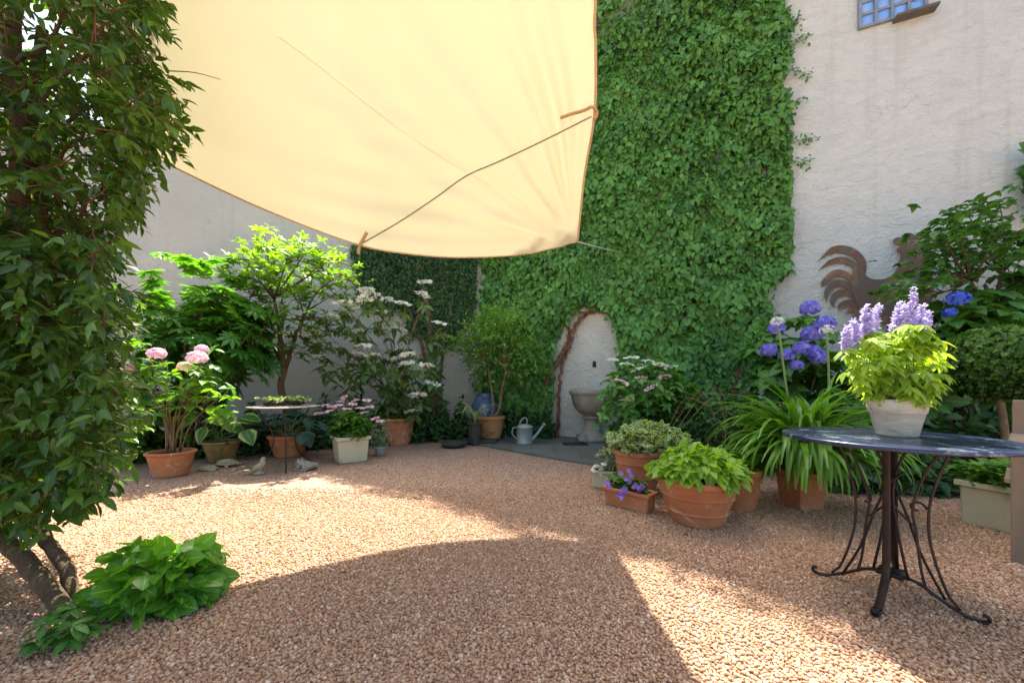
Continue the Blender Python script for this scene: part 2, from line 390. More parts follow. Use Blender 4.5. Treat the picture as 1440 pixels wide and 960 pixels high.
def sailmat():
    t = NT('cream_sailcloth'); co = t.coord()
    weave = t.noise(t.coord((1, 1, 1)), 220, 2); st = t.noise(co, 1.4, 5, .6)
    col = t.mix(t.math('MULTIPLY', st, .5), (.655, .615, .46), (.55, .51, .37))
    p = t.pbsdf(col, .85, 0, .1, t.bump(weave, .15, .002)); tl = t.n('ShaderNodeBsdfTranslucent'); t.l(t.mix(1.0, col, (1.0, .95, .84), 'MULTIPLY'), tl.inputs[0])
    mx = t.n('ShaderNodeMixShader'); mx.inputs[0].default_value = .155; t.l(p.outputs[0], mx.inputs[1]); t.l(tl.outputs[0], mx.inputs[2])
    return t.fin(mx)
M['sail'] = sailmat()
def topmat():
    t = NT('dark_blue_table_paint'); co = t.coord()
    n = t.noise(co, 6, 7, .7, 1.2)
    f = t.ramp(n, [(.56, (0, 0, 0)), (.64, (1, 1, 1))])
    col = t.mix(f, (.022, .034, .085), (.30, .33, .40))
    r = t.math('ADD', .12, t.math('MULTIPLY', t.noise(co, 14, 5), .25))
    return t.fin(t.pbsdf(col, r, .35, .6, t.bump(n, .1, .002)))
M['top'] = topmat()
M['toprim'] = stonemat('pale_table_paint', (.40, .34, .33), (.30, .25, .24), None, 8, .5, .1, .002, metal=.2)
def glassmat():
    t = NT('glass_block'); co = t.coord()
    n = t.noise(co, 8, 3); col = t.mix(n, (.10, .28, .75), (.30, .50, .88))
    return t.fin(t.pbsdf(col, .08, 0, .8, t.bump(t.noise(co, 14, 3), .5, .02)))
M['glass'] = glassmat()

# ------------------------------------------------------------------ ground
DR = lambda X: 7.6-.443*X              # face of the right-hand house wall
DL = lambda X: 7.92+.332*(X+.73)       # face of the left garden wall
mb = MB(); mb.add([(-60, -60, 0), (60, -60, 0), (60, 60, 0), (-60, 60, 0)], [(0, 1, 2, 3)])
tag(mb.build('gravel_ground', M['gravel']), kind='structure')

def pebbles():
    phi = (1+5**.5)/2
    ico = nrm(np.array([(-1, phi, 0), (1, phi, 0), (-1, -phi, 0), (1, -phi, 0), (0, -1, phi), (0, 1, phi), (0, -1, -phi), (0, 1, -phi), (phi, 0, -1), (phi, 0, 1), (-phi, 0, -1), (-phi, 0, 1)]))
    fc = np.array([(0, 11, 5), (0, 5, 1), (0, 1, 7), (0, 7, 10), (0, 10, 11), (1, 5, 9), (5, 11, 4), (11, 10, 2), (10, 7, 6), (7, 1, 8), (3, 9, 4), (3, 4, 2), (3, 2, 6), (3, 6, 8), (3, 8, 9), (4, 9, 5), (2, 4, 11), (6, 2, 10), (8, 6, 7), (9, 8, 1)])
    p = .0118; xs = np.arange(-5.2, 5.2, p); ys = np.arange(1.1, 3.7, p)
    X, Y = np.meshgrid(xs, ys); X = X.ravel(); Y = Y.ravel()
    k = (np.abs(X) < 1.36*Y+.25) & (R.rand(len(X)) < np.clip((3.8-Y)/.9, .0, 1)); X = X[k]; Y = Y[k]; n = len(X)
    X = X+R.uniform(-.5, .5, n)*p; Y = Y+R.uniform(-.5, .5, n)*p
    S = .0047+.0055*R.beta(1.6, 2.6, n)
    mb = MB()
    for q in range(8):
        idx = np.arange(q, n, 8); T = ico*(1+R.uniform(-.25, .25, (12, 1)))*np.array([1.2, .95, .8])
        m = len(idx); Yd = rnd(m)*np.array([1, 1, .35]); Zd = UP+rnd(m, .45)
        P = np.stack([X[idx], Y[idx], S[idx]*R.uniform(.05, .75, m)], -1)
        mb.inst((T, [fc], np.zeros((12, 2))), P, Yd, Zd, S[idx], np.clip(R.beta(2, 2, m), 0, 1))
    tag(mb.build('gravel_stones', M['pebble'], smooth=True), 'loose pinkish brown gravel covering the courtyard floor', 'gravel', kind='stuff')
pebbles()

# slate paving in front of the fountain
pv = [gr(640, 612), gr(655, 622), gr(690, 630), gr(735, 638), gr(790, 648), gr(838, 655), gr(880, 650), np.array([2.3, DR(2.3)+.05, 0]), np.array([-.6, DR(-.6)+.05, 0])]
mb = MB(); n = len(pv); V = [p+np.array([0, 0, .028]) for p in pv]+[p*np.array([1, 1, 0]) for p in pv]
mb.add(V, [tuple(range(n))]+[(i+n, (i+1) % n+n, (i+1) % n, i) for i in range(n)])
tag(mb.build('slate_paving', M['pave'], smooth=False), 'dark slate paving slabs in front of the stone fountain', kind='structure')
g = thing('drain_cover', 'small dark grate set in the slate paving before the fountain', 'drain cover', (1.02, 6.25, .03))
mb = MB(); mb.box((1.02, 6.25, .032), (.40, .30, .008)); mb.build('frame', M['darkstone'], g)
mb = MB()
for k in range(6): mb.box((1.02, 6.14+k*.045, .040), (.34, .018, .010))
mb.build('grate_bar', M['iron'], g)

# ------------------------------------------------------------------ walls
def prism(top, Dline, thick, x0, x1, m, name, parent=None, loc=None):
    xs = np.unique(np.concatenate([np.linspace(x0, x1, 60), [t[0] for t in top if x0 < t[0] < x1]]))
    h = np.interp(xs, [t[0] for t in top], [t[1] for t in top]); D = Dline(xs); n = len(xs)
    V = np.concatenate([np.stack([xs, D, 0*xs-.2], -1), np.stack([xs, D, h], -1), np.stack([xs, D+thick, 0*xs-.2], -1), np.stack([xs, D+thick, h], -1)])
    i = np.arange(n-1)
    f = np.concatenate([np.stack([i, i+1, i+1+n, i+n], -1), np.stack([i+2*n, i+3*n, i+1+3*n, i+1+2*n], -1), np.stack([i+n, i+1+n, i+1+3*n, i+3*n], -1)])
    mb = MB(); mb.add(V, f); mb.add([V[0], V[n], V[3*n], V[2*n]], [(0, 1, 2, 3)]); mb.add([V[n-1], V[2*n-1], V[4*n-1], V[3*n-1]], [(3, 2, 1, 0)])
    return mb.build(name, m, parent, smooth=False, loc=loc)
topR = [(-.9, 8.4), (-.73, 8.5), (.17, 9.2), (.64, 9.35), (1.0, 9.75), (1.36, 10.2), (1.6, 9.95), (1.9, 9.65), (2.2, 9.6), (2.8, 10), (10, 10)]  # unseen outline, shaped for the gravel shadow edge and notched to sun the salvia
topL = [(-10, 5.3), (-6, 4.9), (-5, 4.65), (-3.2, 4.35), (-2.7, 5.0), (-2.16, 5.9), (-1.5, 7.2), (-.73, 8.45), (-.4, 8.5)]  # gable rise out of view, shaped to cast the left sun patch's edge
house = thing('house_wall', 'tall cream rough plastered house wall behind the ivy and the metal rooster', 'wall', (3, DR(3), 0))
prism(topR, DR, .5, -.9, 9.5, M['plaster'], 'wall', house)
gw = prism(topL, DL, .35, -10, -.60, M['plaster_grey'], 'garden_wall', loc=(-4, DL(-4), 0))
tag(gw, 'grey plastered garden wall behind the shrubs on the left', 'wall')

WU = nrm(np.array([1, -.443, 0])); WN = nrm(np.array([-.443, -1, 0]))    # along, outward (right wall)
LU = nrm(np.array([1, .332, 0])); LN = nrm(np.array([.332, -1, 0]))
def onR(px, py, off=0.0):
    k = (px-720)/F; D = 7.6/(1+.443*k); P = at(px, py, D); return P+WN*off
def onL(px, py, off=0.0):
    k = (px-720)/F; D = (7.92+.332*.73)/(1-.332*k); P = at(px, py, D); return P+LN*off

# glass-block window high on the wall
win = bpy.data.objects.new('window', None)
w0 = onR(1208, 42); w1 = onR(1322, 42); zb = w0[2]; L = np.linalg.norm((w1-w0)[:2])*.82
mb = MB()
nc, nr, cs = 4, 5, L/4
rzw = math.atan2(WU[1], WU[0])
def wp(a, z, off): return w0+WU*a+UP*(z)+WN*off
for i in range(nc+1): mb.box(wp(i*cs, nr*cs/2, .015), (.035, .06, nr*cs+.03), rzw)
for j in range(nr+1): mb.box(wp(L/2, j*cs, .012), (L+.03, .05, .035), rzw)
wf = mb.build('window', M['frame'], house, smooth=False); wf['label'] = 'small blue glass block window high on the plaster wall'
for i in range(nc):
    for j in range(nr):
        mb = MB(); mb.box(wp((i+.5)*cs, (j+.5)*cs, .0), (cs-.02, .05, cs-.02), rzw, bev=.012); mb.build('pane', M['glass'], house).parent = wf
sl = MB(); sl.box(wp(L*.83, -.045, .06), (L*.62, .16, .035), rzw, bev=.005); sl.build('sill', M['slate'], house, smooth=False).parent = wf
for ch in wf.children: pass

# little iron spout on the plaster above the basin
sp = thing('wall_spout', 'little iron spout on bare plaster above the stone fountain', 'spout', onR(836, 512))
p0 = onR(836, 512)
mb = MB(); mb.tube([p0+WN*-.01, p0+WN*.05, p0+WN*.10+UP*-.01, p0+WN*.12+UP*-.05], [.02, .014, .013, .012], 8); mb.build('pipe', M['darkstone'], sp)
mb = MB(); mb.box(p0+WN*.006, (.06, .012, .10), rzw); mb.tube([p0+WN*.05+UP*.0, p0+WN*.05+UP*.06], .008); mb.build('mount_plate', M['darkstone'], sp)

# ------------------------------------------------------------------ climbing plants
def nz(P, s, seed=0.0):   # cheap smooth noise
    x, y, z = P[:, 0]*s+seed, P[:, 1]*s+seed*1.7, P[:, 2]*s-seed
    return (np.sin(x*1.7+np.sin(z*2.1))+np.sin(z*1.9+y*1.3+np.sin(x*2.7))+np.sin((x+z)*3.1+seed)*.6+np.sin(x*5.3-z*4.7)*.4)/3.0
def inside(px, py, poly):
    poly = np.asarray(poly, float); c = np.zeros(len(px), bool); j = len(poly)-1
    for i in range(len(poly)):
        xi, yi = poly[i]; xj, yj = poly[j]
        hit = ((yi > py) != (yj > py)) & (px < (xj-xi)*(py-yi)/(yj-yi+1e-9)+xi); c ^= hit; j = i
    return c

iv = thing('climbing_ivy', 'broad sheet of green ivy covering the corner of the house wall', 'ivy', (1.5, DR(1.5), 0))
n = 64000
a = R.uniform(-.72, 4.15, n); z = R.uniform(.15, 11.6, n)
P = np.stack([a, DR(a), z], -1); px, py = proj(P)
edge = 1120+13*np.sin(z*1.9)+11*np.sin(z*4.3+1)+8*np.sin(z*10)-np.clip((z-0.9), -1, 0)*-35-np.clip(3.0-z, 0, 3)*30
keep = px < edge+R.randn(n)*4
keep &= px > 681+R.randn(n)*3
arch = [(776, 700), (776, 590), (778, 500), (786, 466), (803, 446), (822, 428), (846, 430), (862, 446), (872, 480), (870, 520), (872, 560), (890, 700)]
keep &= ~inside(px+R.randn(n)*3, py+R.randn(n)*3, arch)
keep &= ~((py > 560+R.randn(n)*14) & (px < 702)) & ~((py > 610+R.randn(n)*8) & (px < 800))
keep &= ~((py > 540+R.randn(n)*14+18*np.sin(px*.07)) & (px > 985))
tp = np.interp(a, [t[0] for t in topR], [t[1] for t in topR])
keep &= z < tp+.05+.09*(nz(P, 2.0, 3)+1)*.7*(a < 2.3)  # leaves past the unseen wall top, added to make its shadow edge ragged
gap = nz(P, 1.3, 5)+.5*nz(P, 3.1, 2)
keep &= (gap > -1.12) & ((gap > -.8) | (R.rand(n) > .35))
keep &= (z < 7.2) | (R.rand(n) < .45)
P = P[keep]; gap = gap[keep]; m = len(P)
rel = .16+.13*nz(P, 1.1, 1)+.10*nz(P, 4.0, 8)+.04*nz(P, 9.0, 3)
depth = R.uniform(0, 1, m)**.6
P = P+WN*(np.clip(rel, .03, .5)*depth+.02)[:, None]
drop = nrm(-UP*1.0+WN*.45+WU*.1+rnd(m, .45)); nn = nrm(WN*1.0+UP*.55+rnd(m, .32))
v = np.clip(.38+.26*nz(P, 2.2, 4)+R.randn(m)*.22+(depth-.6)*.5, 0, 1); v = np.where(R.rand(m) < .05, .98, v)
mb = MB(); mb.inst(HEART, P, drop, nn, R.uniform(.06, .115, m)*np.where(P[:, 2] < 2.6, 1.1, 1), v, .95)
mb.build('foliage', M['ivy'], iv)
# stems
mb = MB()
def vine(pts, r0, r1, off=.05, k=8, seg=7):
    Q = smooth_path([onR(x, y, off) for x, y in pts], k); Q = Q+rnd(len(Q), .012); mb.tube(Q, np.linspace(r0, r1, len(Q)), seg)
vine([(762, 600), (768, 550), (775, 525), (788, 505), (798, 485), (805, 465), (822, 445), (838, 434)], .048, .028, .07)
vine([(786, 620), (787, 560), (790, 520), (796, 500), (802, 480)], .03, .02, .06)
vine([(770, 545), (780, 520), (796, 497), (806, 482), (810, 462), (826, 440)], .04, .02, .12)
vine([(802, 470), (800, 450), (808, 442), (835, 440), (858, 442)], .025, .012, .06)
vine([(1030, 560), (1034, 520), (1036, 470), (1030, 430)], .06, .035, .06)
vine([(1000, 560), (1012, 520), (1020, 480)], .04, .03, .06)
vine([(1020, 545), (1045, 520), (1052, 480), (1046, 430)], .03, .02, .08)
vine([(900, 560), (910, 480), (905, 380), (930, 250), (925, 100)], .05, .02, .03)
mb.build('stem', M['bark_red'], iv)
# pale runners over the leaves and sparse shoots past the edge
lf = MB()
for (x, y, dx, dy) in [(1010, 80, -8, 45), (1028, 90, -22, 48), (895, 150, 10, 35), (905, 185, 35, 20), (935, 20, 2, 30), (1095, 60, -40, 25), (1100, 90, -35, 20), (1090, 260, -45, 28), (990, 250, 8, 25), (880, 300, 12, 30), (1075, 180, -30, 22), (1100, 158, 30, -14), (1105, 203, 42, -8), (1104, 70, 28, -14), (1085, 420, -20, 30), (1015, 455, 14, -20), (960, 420, -4, 22), (1105, 40, 20, -12), (1104, 225, 34, 10), (1104, 100, 34, 8)]:
    mb = MB(); pts = [onR(x+dx*t_+3*math.sin(t_*5+x), y+dy*t_, (.34 if x < 1099 else .05)-.02*t_) for t_ in np.linspace(0, 1, 6)]
    Q = smooth_path(pts, 4); mb.tube(Q, np.linspace(.006, .003, len(Q)), 4, v=.9); mb.build('runner', M['stem'], iv)
    k_ = 2 if x < 1099 else 5; q = np.repeat(Q[::2], k_, 0)+rnd(len(Q[::2])*k_, .04 if k_ > 2 else .01); lf.inst(OVL, q, rnd(len(q))+np.array([0, 0, -.4]), WN+UP*.5+rnd(len(q), .3), R.uniform(.03, .06, len(q)), .85 if k_ == 2 else .35, 1.3)
lf.build('shoot_leaves', M['ivy'], iv)

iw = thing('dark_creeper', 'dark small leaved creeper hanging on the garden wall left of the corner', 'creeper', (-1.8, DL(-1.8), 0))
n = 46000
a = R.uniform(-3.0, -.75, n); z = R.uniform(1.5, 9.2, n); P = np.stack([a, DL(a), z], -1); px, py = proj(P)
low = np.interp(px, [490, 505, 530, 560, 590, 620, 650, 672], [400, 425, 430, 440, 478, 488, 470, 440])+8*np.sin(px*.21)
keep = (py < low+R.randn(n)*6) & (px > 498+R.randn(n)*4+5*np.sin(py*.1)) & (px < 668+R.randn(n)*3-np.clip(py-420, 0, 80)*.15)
tp = np.interp(a, [t[0] for t in topL], [t[1] for t in topL]); keep &= z < tp+.08+.18*(nz(P, 2.0, 3)+1)*.7  # creeper overtops the unseen gable, added to fray the shadow it casts
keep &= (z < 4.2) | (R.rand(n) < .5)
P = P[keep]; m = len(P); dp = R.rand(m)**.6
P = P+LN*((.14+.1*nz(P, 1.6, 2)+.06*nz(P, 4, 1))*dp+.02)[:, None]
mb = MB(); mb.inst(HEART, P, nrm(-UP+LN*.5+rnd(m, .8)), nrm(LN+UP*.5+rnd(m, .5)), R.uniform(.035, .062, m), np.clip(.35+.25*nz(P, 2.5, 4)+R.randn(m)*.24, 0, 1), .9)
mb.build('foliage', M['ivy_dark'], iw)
mb = MB()
for pts, r in (([(612, 600), (611, 540), (606, 490), (600, 430), (585, 360)], .10), ([(600, 590), (604, 530), (590, 480), (560, 400)], .04), ([(620, 590), (618, 530), (625, 480), (640, 400)], .04)):
    Q = smooth_path([onL(x, y, .10) for x, y in pts], 7)+0; mb.tube(Q+rnd(len(Q), .012), np.linspace(r, r*.4, len(Q)), 8)
mb.build('trunk', M['bark'], iw)

# ------------------------------------------------------------------ plants toolkit
def clumped(n, c, rad, k=14, shell=.75, jit=.32, low=-1.0):
    c = np.array(c, float); rad = np.array(rad, float)
    d = nrm(rnd(k*6)); d = d[d[:, 2] > low][:k]; C = d*R.uniform(shell*.55, 1, (len(d), 1))
    i = R.randint(0, len(C), n); q = C[i]+rnd(n, jit); L = np.linalg.norm(q, axis=1)
    q = np.where((L > 1.08)[:, None], q/L[:, None]*R.uniform(.85, 1.08, (n, 1)), q)
    return c+q*rad, nrm(q*rad+UP*.15), i
def rosettes(mb, T, P, A, k, size, el=.35, v=.5, wx=1.0, droop=0.0, sj=.25):
    n = len(P); A = nrm(A); ref = np.where(np.abs(A[:, 2:3]) > .9, np.array([[1.0, 0, 0]]), UP[None]); b = nrm(np.cross(A, ref)); c = np.cross(A, b)
    ph0 = R.rand(n)*6.28; v = np.broadcast_to(v, (n,))
    for j in range(k):
        ph = ph0+j*2*math.pi/k+R.randn(n)*.25; rad = np.cos(ph)[:, None]*b+np.sin(ph)[:, None]*c; e = el+R.randn(n)*.2
        d = np.cos(e)[:, None]*rad+np.sin(e)[:, None]*A; d[:, 2] -= droop
        mb.inst(T, P, d, np.cos(e)[:, None]*A-np.sin(e)[:, None]*rad+rnd(n, .08), size*(1+R.uniform(-sj, sj, n)), np.clip(v+R.randn(n)*.1, 0, 1), wx)
def sprays(mb, T, P, A, k, size, L, v=.5, tw=None, droop=.25, wx=1.0):
    n = len(P); A = nrm(A); v = np.broadcast_to(v, (n,)); side0 = nrm(np.cross(A, UP+rnd(n, .5)))
    for j in range(k):
        t = (j+.5)/k; B = P+A*(L*t)+np.array([0, 0, -1])*(L*droop*t*t); sg = 1 if j % 2 else -1
        s = side0*sg*math.cos(j*.9)+np.cross(A, side0)*math.sin(j*.9)*.6
        d = nrm(A*.75+s*.9+np.array([0, 0, -droop])+rnd(n, .18))
        mb.inst(T, B, d, UP*.9+A*.3+rnd(n, .35), size*(1.05-.3*abs(t-.5))*(1+R.uniform(-.25, .25, n)), np.clip(v+R.randn(n)*.12+.12*(t-.5), 0, 1), wx)
    if tw is not None:
        for i in range(n): tw.tube([P[i]-A[i]*.05, P[i]+A[i]*L*.5, P[i]+A[i]*L-UP*L*droop], [.0035, .0025, .001], 3, cap=False)
def stems(mb, base, tips, r=.012, spread=.04, bend=.25, seg=5, v=.5):
    base = np.array(base, float)
    for t in tips:
        b = base+np.array([R.uniform(-spread, spread), R.uniform(-spread, spread), 0]); mid = b*.5+t*.5; mid[:2] = b[:2]*(.5+bend)+t[:2]*(.5-bend); mid += rnd(1, .02)[0]
        Q = smooth_path([b, mid, t], 5); mb.tube(Q, np.linspace(r, r*.4, len(Q)), seg, v=v)
def branches(mb, start, d, L, r, depth, tips, spread=.55, up=.15, seg=6):
    d = nrm(d); pts = [start]; q = np.array(start, float); dd = d
    for i in range(3): dd = nrm(dd+rnd(1, .16)[0]+UP*up*.4); q = q+dd*L/3; pts.append(q)
    Q = smooth_path(pts, 3); mb.tube(Q, np.linspace(r, r*.68, len(Q)), seg)
    if depth == 0: tips.append((q, dd)); return
    for k in range(2 if R.rand() < .55 else 3): branches(mb, q, nrm(dd+rnd(1, spread)[0]+UP*up), L*R.uniform(.62, .85), r*.66, depth-1, tips, spread, up, max(4, seg-1))

def pot_profile(r0, r1, h, rim=.03, th=.018, bands=()):
    pr = [(0.001, 0), (r0*.97, 0), (r0, .01)]
    for t in np.linspace(.02, 1, 56):
        z = t*(h-rim)
        if z <= .012: continue
        rr = r0+(r1-r0)*(t**.9); bump = sum(.011*math.exp(-((t-b)/.022)**2) for b in bands); pr.append((rr+bump, z))
    pr += [(r1+.014, h-rim+.002), (r1+.020, h-rim+.010), (r1+.020, h-.008), (r1+.012, h), (r1-th+.004, h), (r1-th, h-.008), (r1-th-.01, h-.05)]
    return pr
def pot(parent, c, r0, r1, h, m, bands=(), rim=.035, seg=44, soil=.035, wob=.004):
    c = np.array(c, float); mb = MB(); mb.lathe(pot_profile(r0, r1, h, rim, bands=bands), c, seg, wob=wob); o = mb.build('pot', m, parent)
    s = MB(); s.disc(c+np.array([0, 0, h-soil]), r1-.022, 28); s.build('soil', M['soil'], parent, smooth=False); return o
def mophead(parent, c, r, m, name='flower_head', n=110, fs=.030, flat=.8):
    c = np.array(c, float); d = nrm(rnd(n*2)); d = d[d[:, 2] > -.55][:n]; P = c+d*np.array([r, r, r*flat])*R.uniform(.86, 1.02, (len(d), 1))
    mb = MB(); tv = nrm(np.cross(d, rnd(len(d)))); mb.inst(FLO, P, tv, d+rnd(len(d), .25), fs*R.uniform(.8, 1.2, len(d)), np.clip(R.beta(2, 2, len(d)), 0, 1)); return mb.build(name, m, parent)
def lacecap(parent, c, r, m, name='flower_head', n=9, fs=.035, core=24, axis=None):
    c = np.array(c, float); A = nrm(UP+(rnd(1, .18)[0] if axis is None else axis)); b = nrm(np.cross(A, [1, .2, 0])); d2 = np.cross(A, b); mb = MB()
    ph = np.arange(n)*6.283/n+R.randn(n)*.15; rad = np.cos(ph)[:, None]*b+np.sin(ph)[:, None]*d2
    mb.inst(FLO, c+rad*r*R.uniform(.8, 1.05, (n, 1)), nrm(rad+rnd(n, .3)), A+rnd(n, .5), fs, R.uniform(.4, 1, n))
    ph = R.rand(core)*6.28; rr = r*.7*np.sqrt(R.rand(core)); P = c+(np.cos(ph)*rr)[:, None]*b+(np.sin(ph)*rr)[:, None]*d2+A*(.004+.25*(r-rr))[:, None]
    mb.inst(FLO, P, rnd(core), A+rnd(core, .6), fs*.46, R.uniform(0, .7, core)); return mb.build(name, m, parent)

# ------------------------------------------------------------------ shade sail
A_ = [at(812, 340, 3.62), at(740, 357, 3.65), at(650, 362, 3.545), at(575, 357, 3.32), at(500, 343, 3.08), at(370, 294, 2.82), at(240, 233, 2.69), at(150, 188, 2.56)]
edgeA = smooth_path(A_, 10)                                  # back edge, right to left
edgeR = smooth_path([A_[0], at(822, 250, 3.22), at(836, 160, 2.85), at(838, 60, 2.563), at(838, 0, 2.414), np.array([.44, 1.5, 4.27]), np.array([.36, .6, 5.1])], 10)
edgeL = smooth_path([A_[-1], at(105, 60, 2.23), np.array([-2.35, 1.5, 3.70]), np.array([-2.2, .6, 4.6])], 10)
def rs(Q, n):
    s = np.concatenate([[0], np.cumsum(np.linalg.norm(np.diff(Q, axis=0), axis=1))]); s /= s[-1]; t = np.linspace(0, 1, n)
    return np.stack([np.interp(t, s, Q[:, i]) for i in range(3)], -1)
NU, NV = 150, 130
eA = rs(edgeA, NU); eR = rs(edgeR, NV); eL = rs(edgeL, NV); eN = rs(np.array([eR[-1], (eR[-1]+eL[-1])/2+np.array([0, .15, -.12]), eL[-1]]), NU)
u = np.linspace(0, 1, NU)[:, None, None]; w = np.linspace(0, 1, NV)[None, :, None]
S = (1-w)*eA[:, None]+w*eN[:, None]+(1-u)*eR[None]+u*eL[None]-((1-u)*(1-w)*eA[0]+(1-u)*w*eR[-1]+u*(1-w)*eA[-1]+u*w*eL[-1])
uu = u[..., 0]; ww = w[..., 0]
bel = np.sin(np.pi*uu)*np.sin(np.pi*np.minimum(ww*1.0, 1))                # billow
rad = np.sqrt(uu**2+ww**2)+1e-3; ang = np.arctan2(ww, uu)
fall = np.exp(-rad*2.6)*np.minimum(rad*9, 1)*np.minimum(uu*16, 1)*np.minimum(ww*16, 1)
wr = fall*(.045*np.sin(ang*24+2*np.sin(ang*5))+.022*np.sin(ang*43+1))
wr += .026*np.sin(ww*110+uu*8+1.5*np.sin(uu*9))*np.exp(-ww*6)*np.exp(-((uu-.38)/.22)**2)*np.minimum(ww*30, 1)
wr += .010*np.sin(uu*95+ww*6)*np.exp(-uu*12)*np.minimum(uu*40, 1)
wr += .009*np.sin(uu*9+ww*14)*np.sin(ww*11-uu*4)*np.minimum(ww*8, 1)
Nn = nrm(np.cross(np.gradient(S, axis=0), np.gradient(S, axis=1))); Nn = Nn*np.sign(Nn[..., 2:3])
S = S+Nn*(wr+.16*bel)[..., None]
i, j = np.meshgrid(np.arange(NU-1), np.arange(NV-1), indexing='ij')
fq = np.stack([i*NV+j, i*NV+j+1, (i+1)*NV+j+1, (i+1)*NV+j], -1).reshape(-1, 4)
sail = thing('shade_sail', 'large cream cloth shade sail stretched overhead across the courtyard', 'shade sail', A_[0])
mb = MB(); mb.add(S.reshape(-1, 3), fq); mb.build('cloth', M['sail'], sail)
mb = MB(); mb.tube(S[:, 0]+UP*.0, .007, 5); mb.tube(S[0, :], .010, 5); mb.build('hem', M['hem'], sail)
# webbing straps and the cord slung between them under the cloth
Sp = S.reshape(-1, 3); spx, spy = proj(np.where(Sp[:, 1:2] > .3, Sp, np.array([[0, .3, 99.]])))
def under(px, py, off=.03):
    k = np.argmin((spx-px)**2+(spy-py)**2); p = Sp[k]; D = p[1]; q = at(px, py, D); v_ = nrm(q-np.array([0, 0, 1])); return q-v_*off
def strap(pts, wd):
    mb = MB(); Q = smooth_path([under(x, y, .02) for x, y in pts], 5); mb.tube(Q, wd, 8, flat=(1, .7)); return mb.build('strap', M['strap'], sail)
mb = MB(); Q = smooth_path([under(x, y, .004) for x, y in [(392, 52), (450, 95), (520, 150), (600, 208), (690, 262)]], 8); mb.tube(Q, .0014, 4); mb.build('seam', M['sail'], sail)
strap([(516, 327), (510, 338), (505, 348), (504, 357)], .016)
strap([(788, 166), (805, 160), (822, 155), (832, 150)], .013)
strap([(834, 150), (839, 158), (836, 168)], .014)
mb = MB(); cp = [(508, 343), (560, 313), (610, 280), (655, 248), (700, 228), (760, 200), (832, 164)]
Q = smooth_path([under(x, y, .035) for x, y in cp], 6); mb.tube(Q, .0055, 6); mb.build('cord', M['cord'], sail)
mb = MB(); Q = np.array([A_[0], at(830, 345, 4.2), at(850, 350, 5.3), onR(880, 358, .05)]); mb.tube(Q, .006, 5); mb.build('guy_rope', M['rope'], sail); mb = MB()
mb.tube([A_[-1], at(60, 160, 4.0), onL(20, 175, .02)], .006, 5)
mb.build('guy_rope', M['rope'], sail)

# ------------------------------------------------------------------ foreground tree on the left
ft = thing('jasmine_tree', 'dense evergreen climber on a leaning trunk in the left foreground', 'tree', gr(95, 866))
mb = MB()
Q = smooth_path([at(106, 892, 1.62), at(78, 842, 1.66), at(35, 785, 1.74), at(-15, 735, 1.84), at(-30, 660, 1.9), at(-10, 540, 1.92), at(15, 380, 1.92), at(30, 200, 1.92), at(15, 60, 1.95), at(30, -80, 2.0)], 7)
mb.tube(Q+rnd(len(Q), .003), np.linspace(.034, .036, len(Q)), 12)
Q = smooth_path([at(112, 872, 1.70), at(98, 812, 1.76), at(62, 752, 1.84), at(30, 700, 1.92), at(25, 600, 1.96), at(55, 460, 1.98), at(60, 320, 1.98), at(45, 180, 2.0), at(60, 40, 2.0)], 7)
mb.tube(Q+rnd(len(Q), .003), np.linspace(.028, .022, len(Q)), 10)
for (x0, y0, x1, y1) in [(30, 500, 120, 420), (40, 350, 150, 250), (30, 200, 170, 110), (45, 130, 150, 40), (40, 420, 130, 330), (0, 640, 90, 560), (20, 560, 130, 520), (30, 250, 120, 180), (20, 90, 100, 10), (35, 170, 90, 60)]:
    Q = smooth_path([at(x0, y0, 1.92), at((x0+x1)/2, (y0+y1)/2+15, 1.85), at(x1, y1, 1.8)], 5); mb.tube(Q+rnd(len(Q), .006), np.linspace(.014, .005, len(Q)), 5)
mb.build('trunk', M['bark'], ft)
n = 13000
X = R.uniform(-3.0, -1.15, n); Dd = R.uniform(1.42, 2.35, n); Z = R.uniform(.38, 3.5, n); P = np.stack([X, Dd, Z], -1); px, py = proj(P)
bx = np.interp(py, [-150, 0, 60, 100, 160, 200, 225, 260, 290, 320, 350, 450, 560, 620, 660, 690, 710, 730, 750], [215, 222, 215, 238, 250, 242, 226, 188, 172, 168, 174, 168, 172, 178, 160, 128, 95, 55, 0])
g2 = nz(P, 3.2, 1)+.4*nz(P, 7, 2)
bx = bx+12*np.sin(py*.045+1)+9*np.sin(py*.11)+np.where(py < 250, -18, -6)
keep = (px < bx+R.randn(n)*6-8) & ~((((px-52)/42.)**2+((py-28)/34.)**2 < 1) & (R.rand(n) < .93)) & (py < 742-.25*np.clip(60-px, 0, 60)+R.randn(n)*8) & (px > -420) & (py < 752)
sparse = np.where((py < 330) & (px < 150), .42, .0)
keep &= g2 > -.75+sparse*1.4
keep &= (R.rand(n) > np.where((py < 300) & (px < 140), .45, 0))
keep &= np.abs(Dd-1.88)/.46 < 1.05
P = P[keep]; m = len(P); ctr = np.stack([np.full(m, -2.25), np.full(m, 1.9), P[:, 2]], -1)
A = nrm(nrm(P-ctr)*.9+rnd(m, .5)+np.array([.2, -.2, -.05])); px, py = proj(P)
v = np.clip(.30+.2*nz(P, 3, 9)+R.randn(m)*.16, 0, 1); v = np.where(R.rand(m) < .10, v+.45, v)
lf = MB(); tw = MB(); sprays(lf, OV, P, A, 5, .062, .12, v, None, .35, .82)
k = R.rand(m) < .2
for i in np.where(k)[0]: tw.tube([P[i]-A[i]*.12, P[i], P[i]+A[i]*.10], [.004, .003, .0015], 3, cap=False)
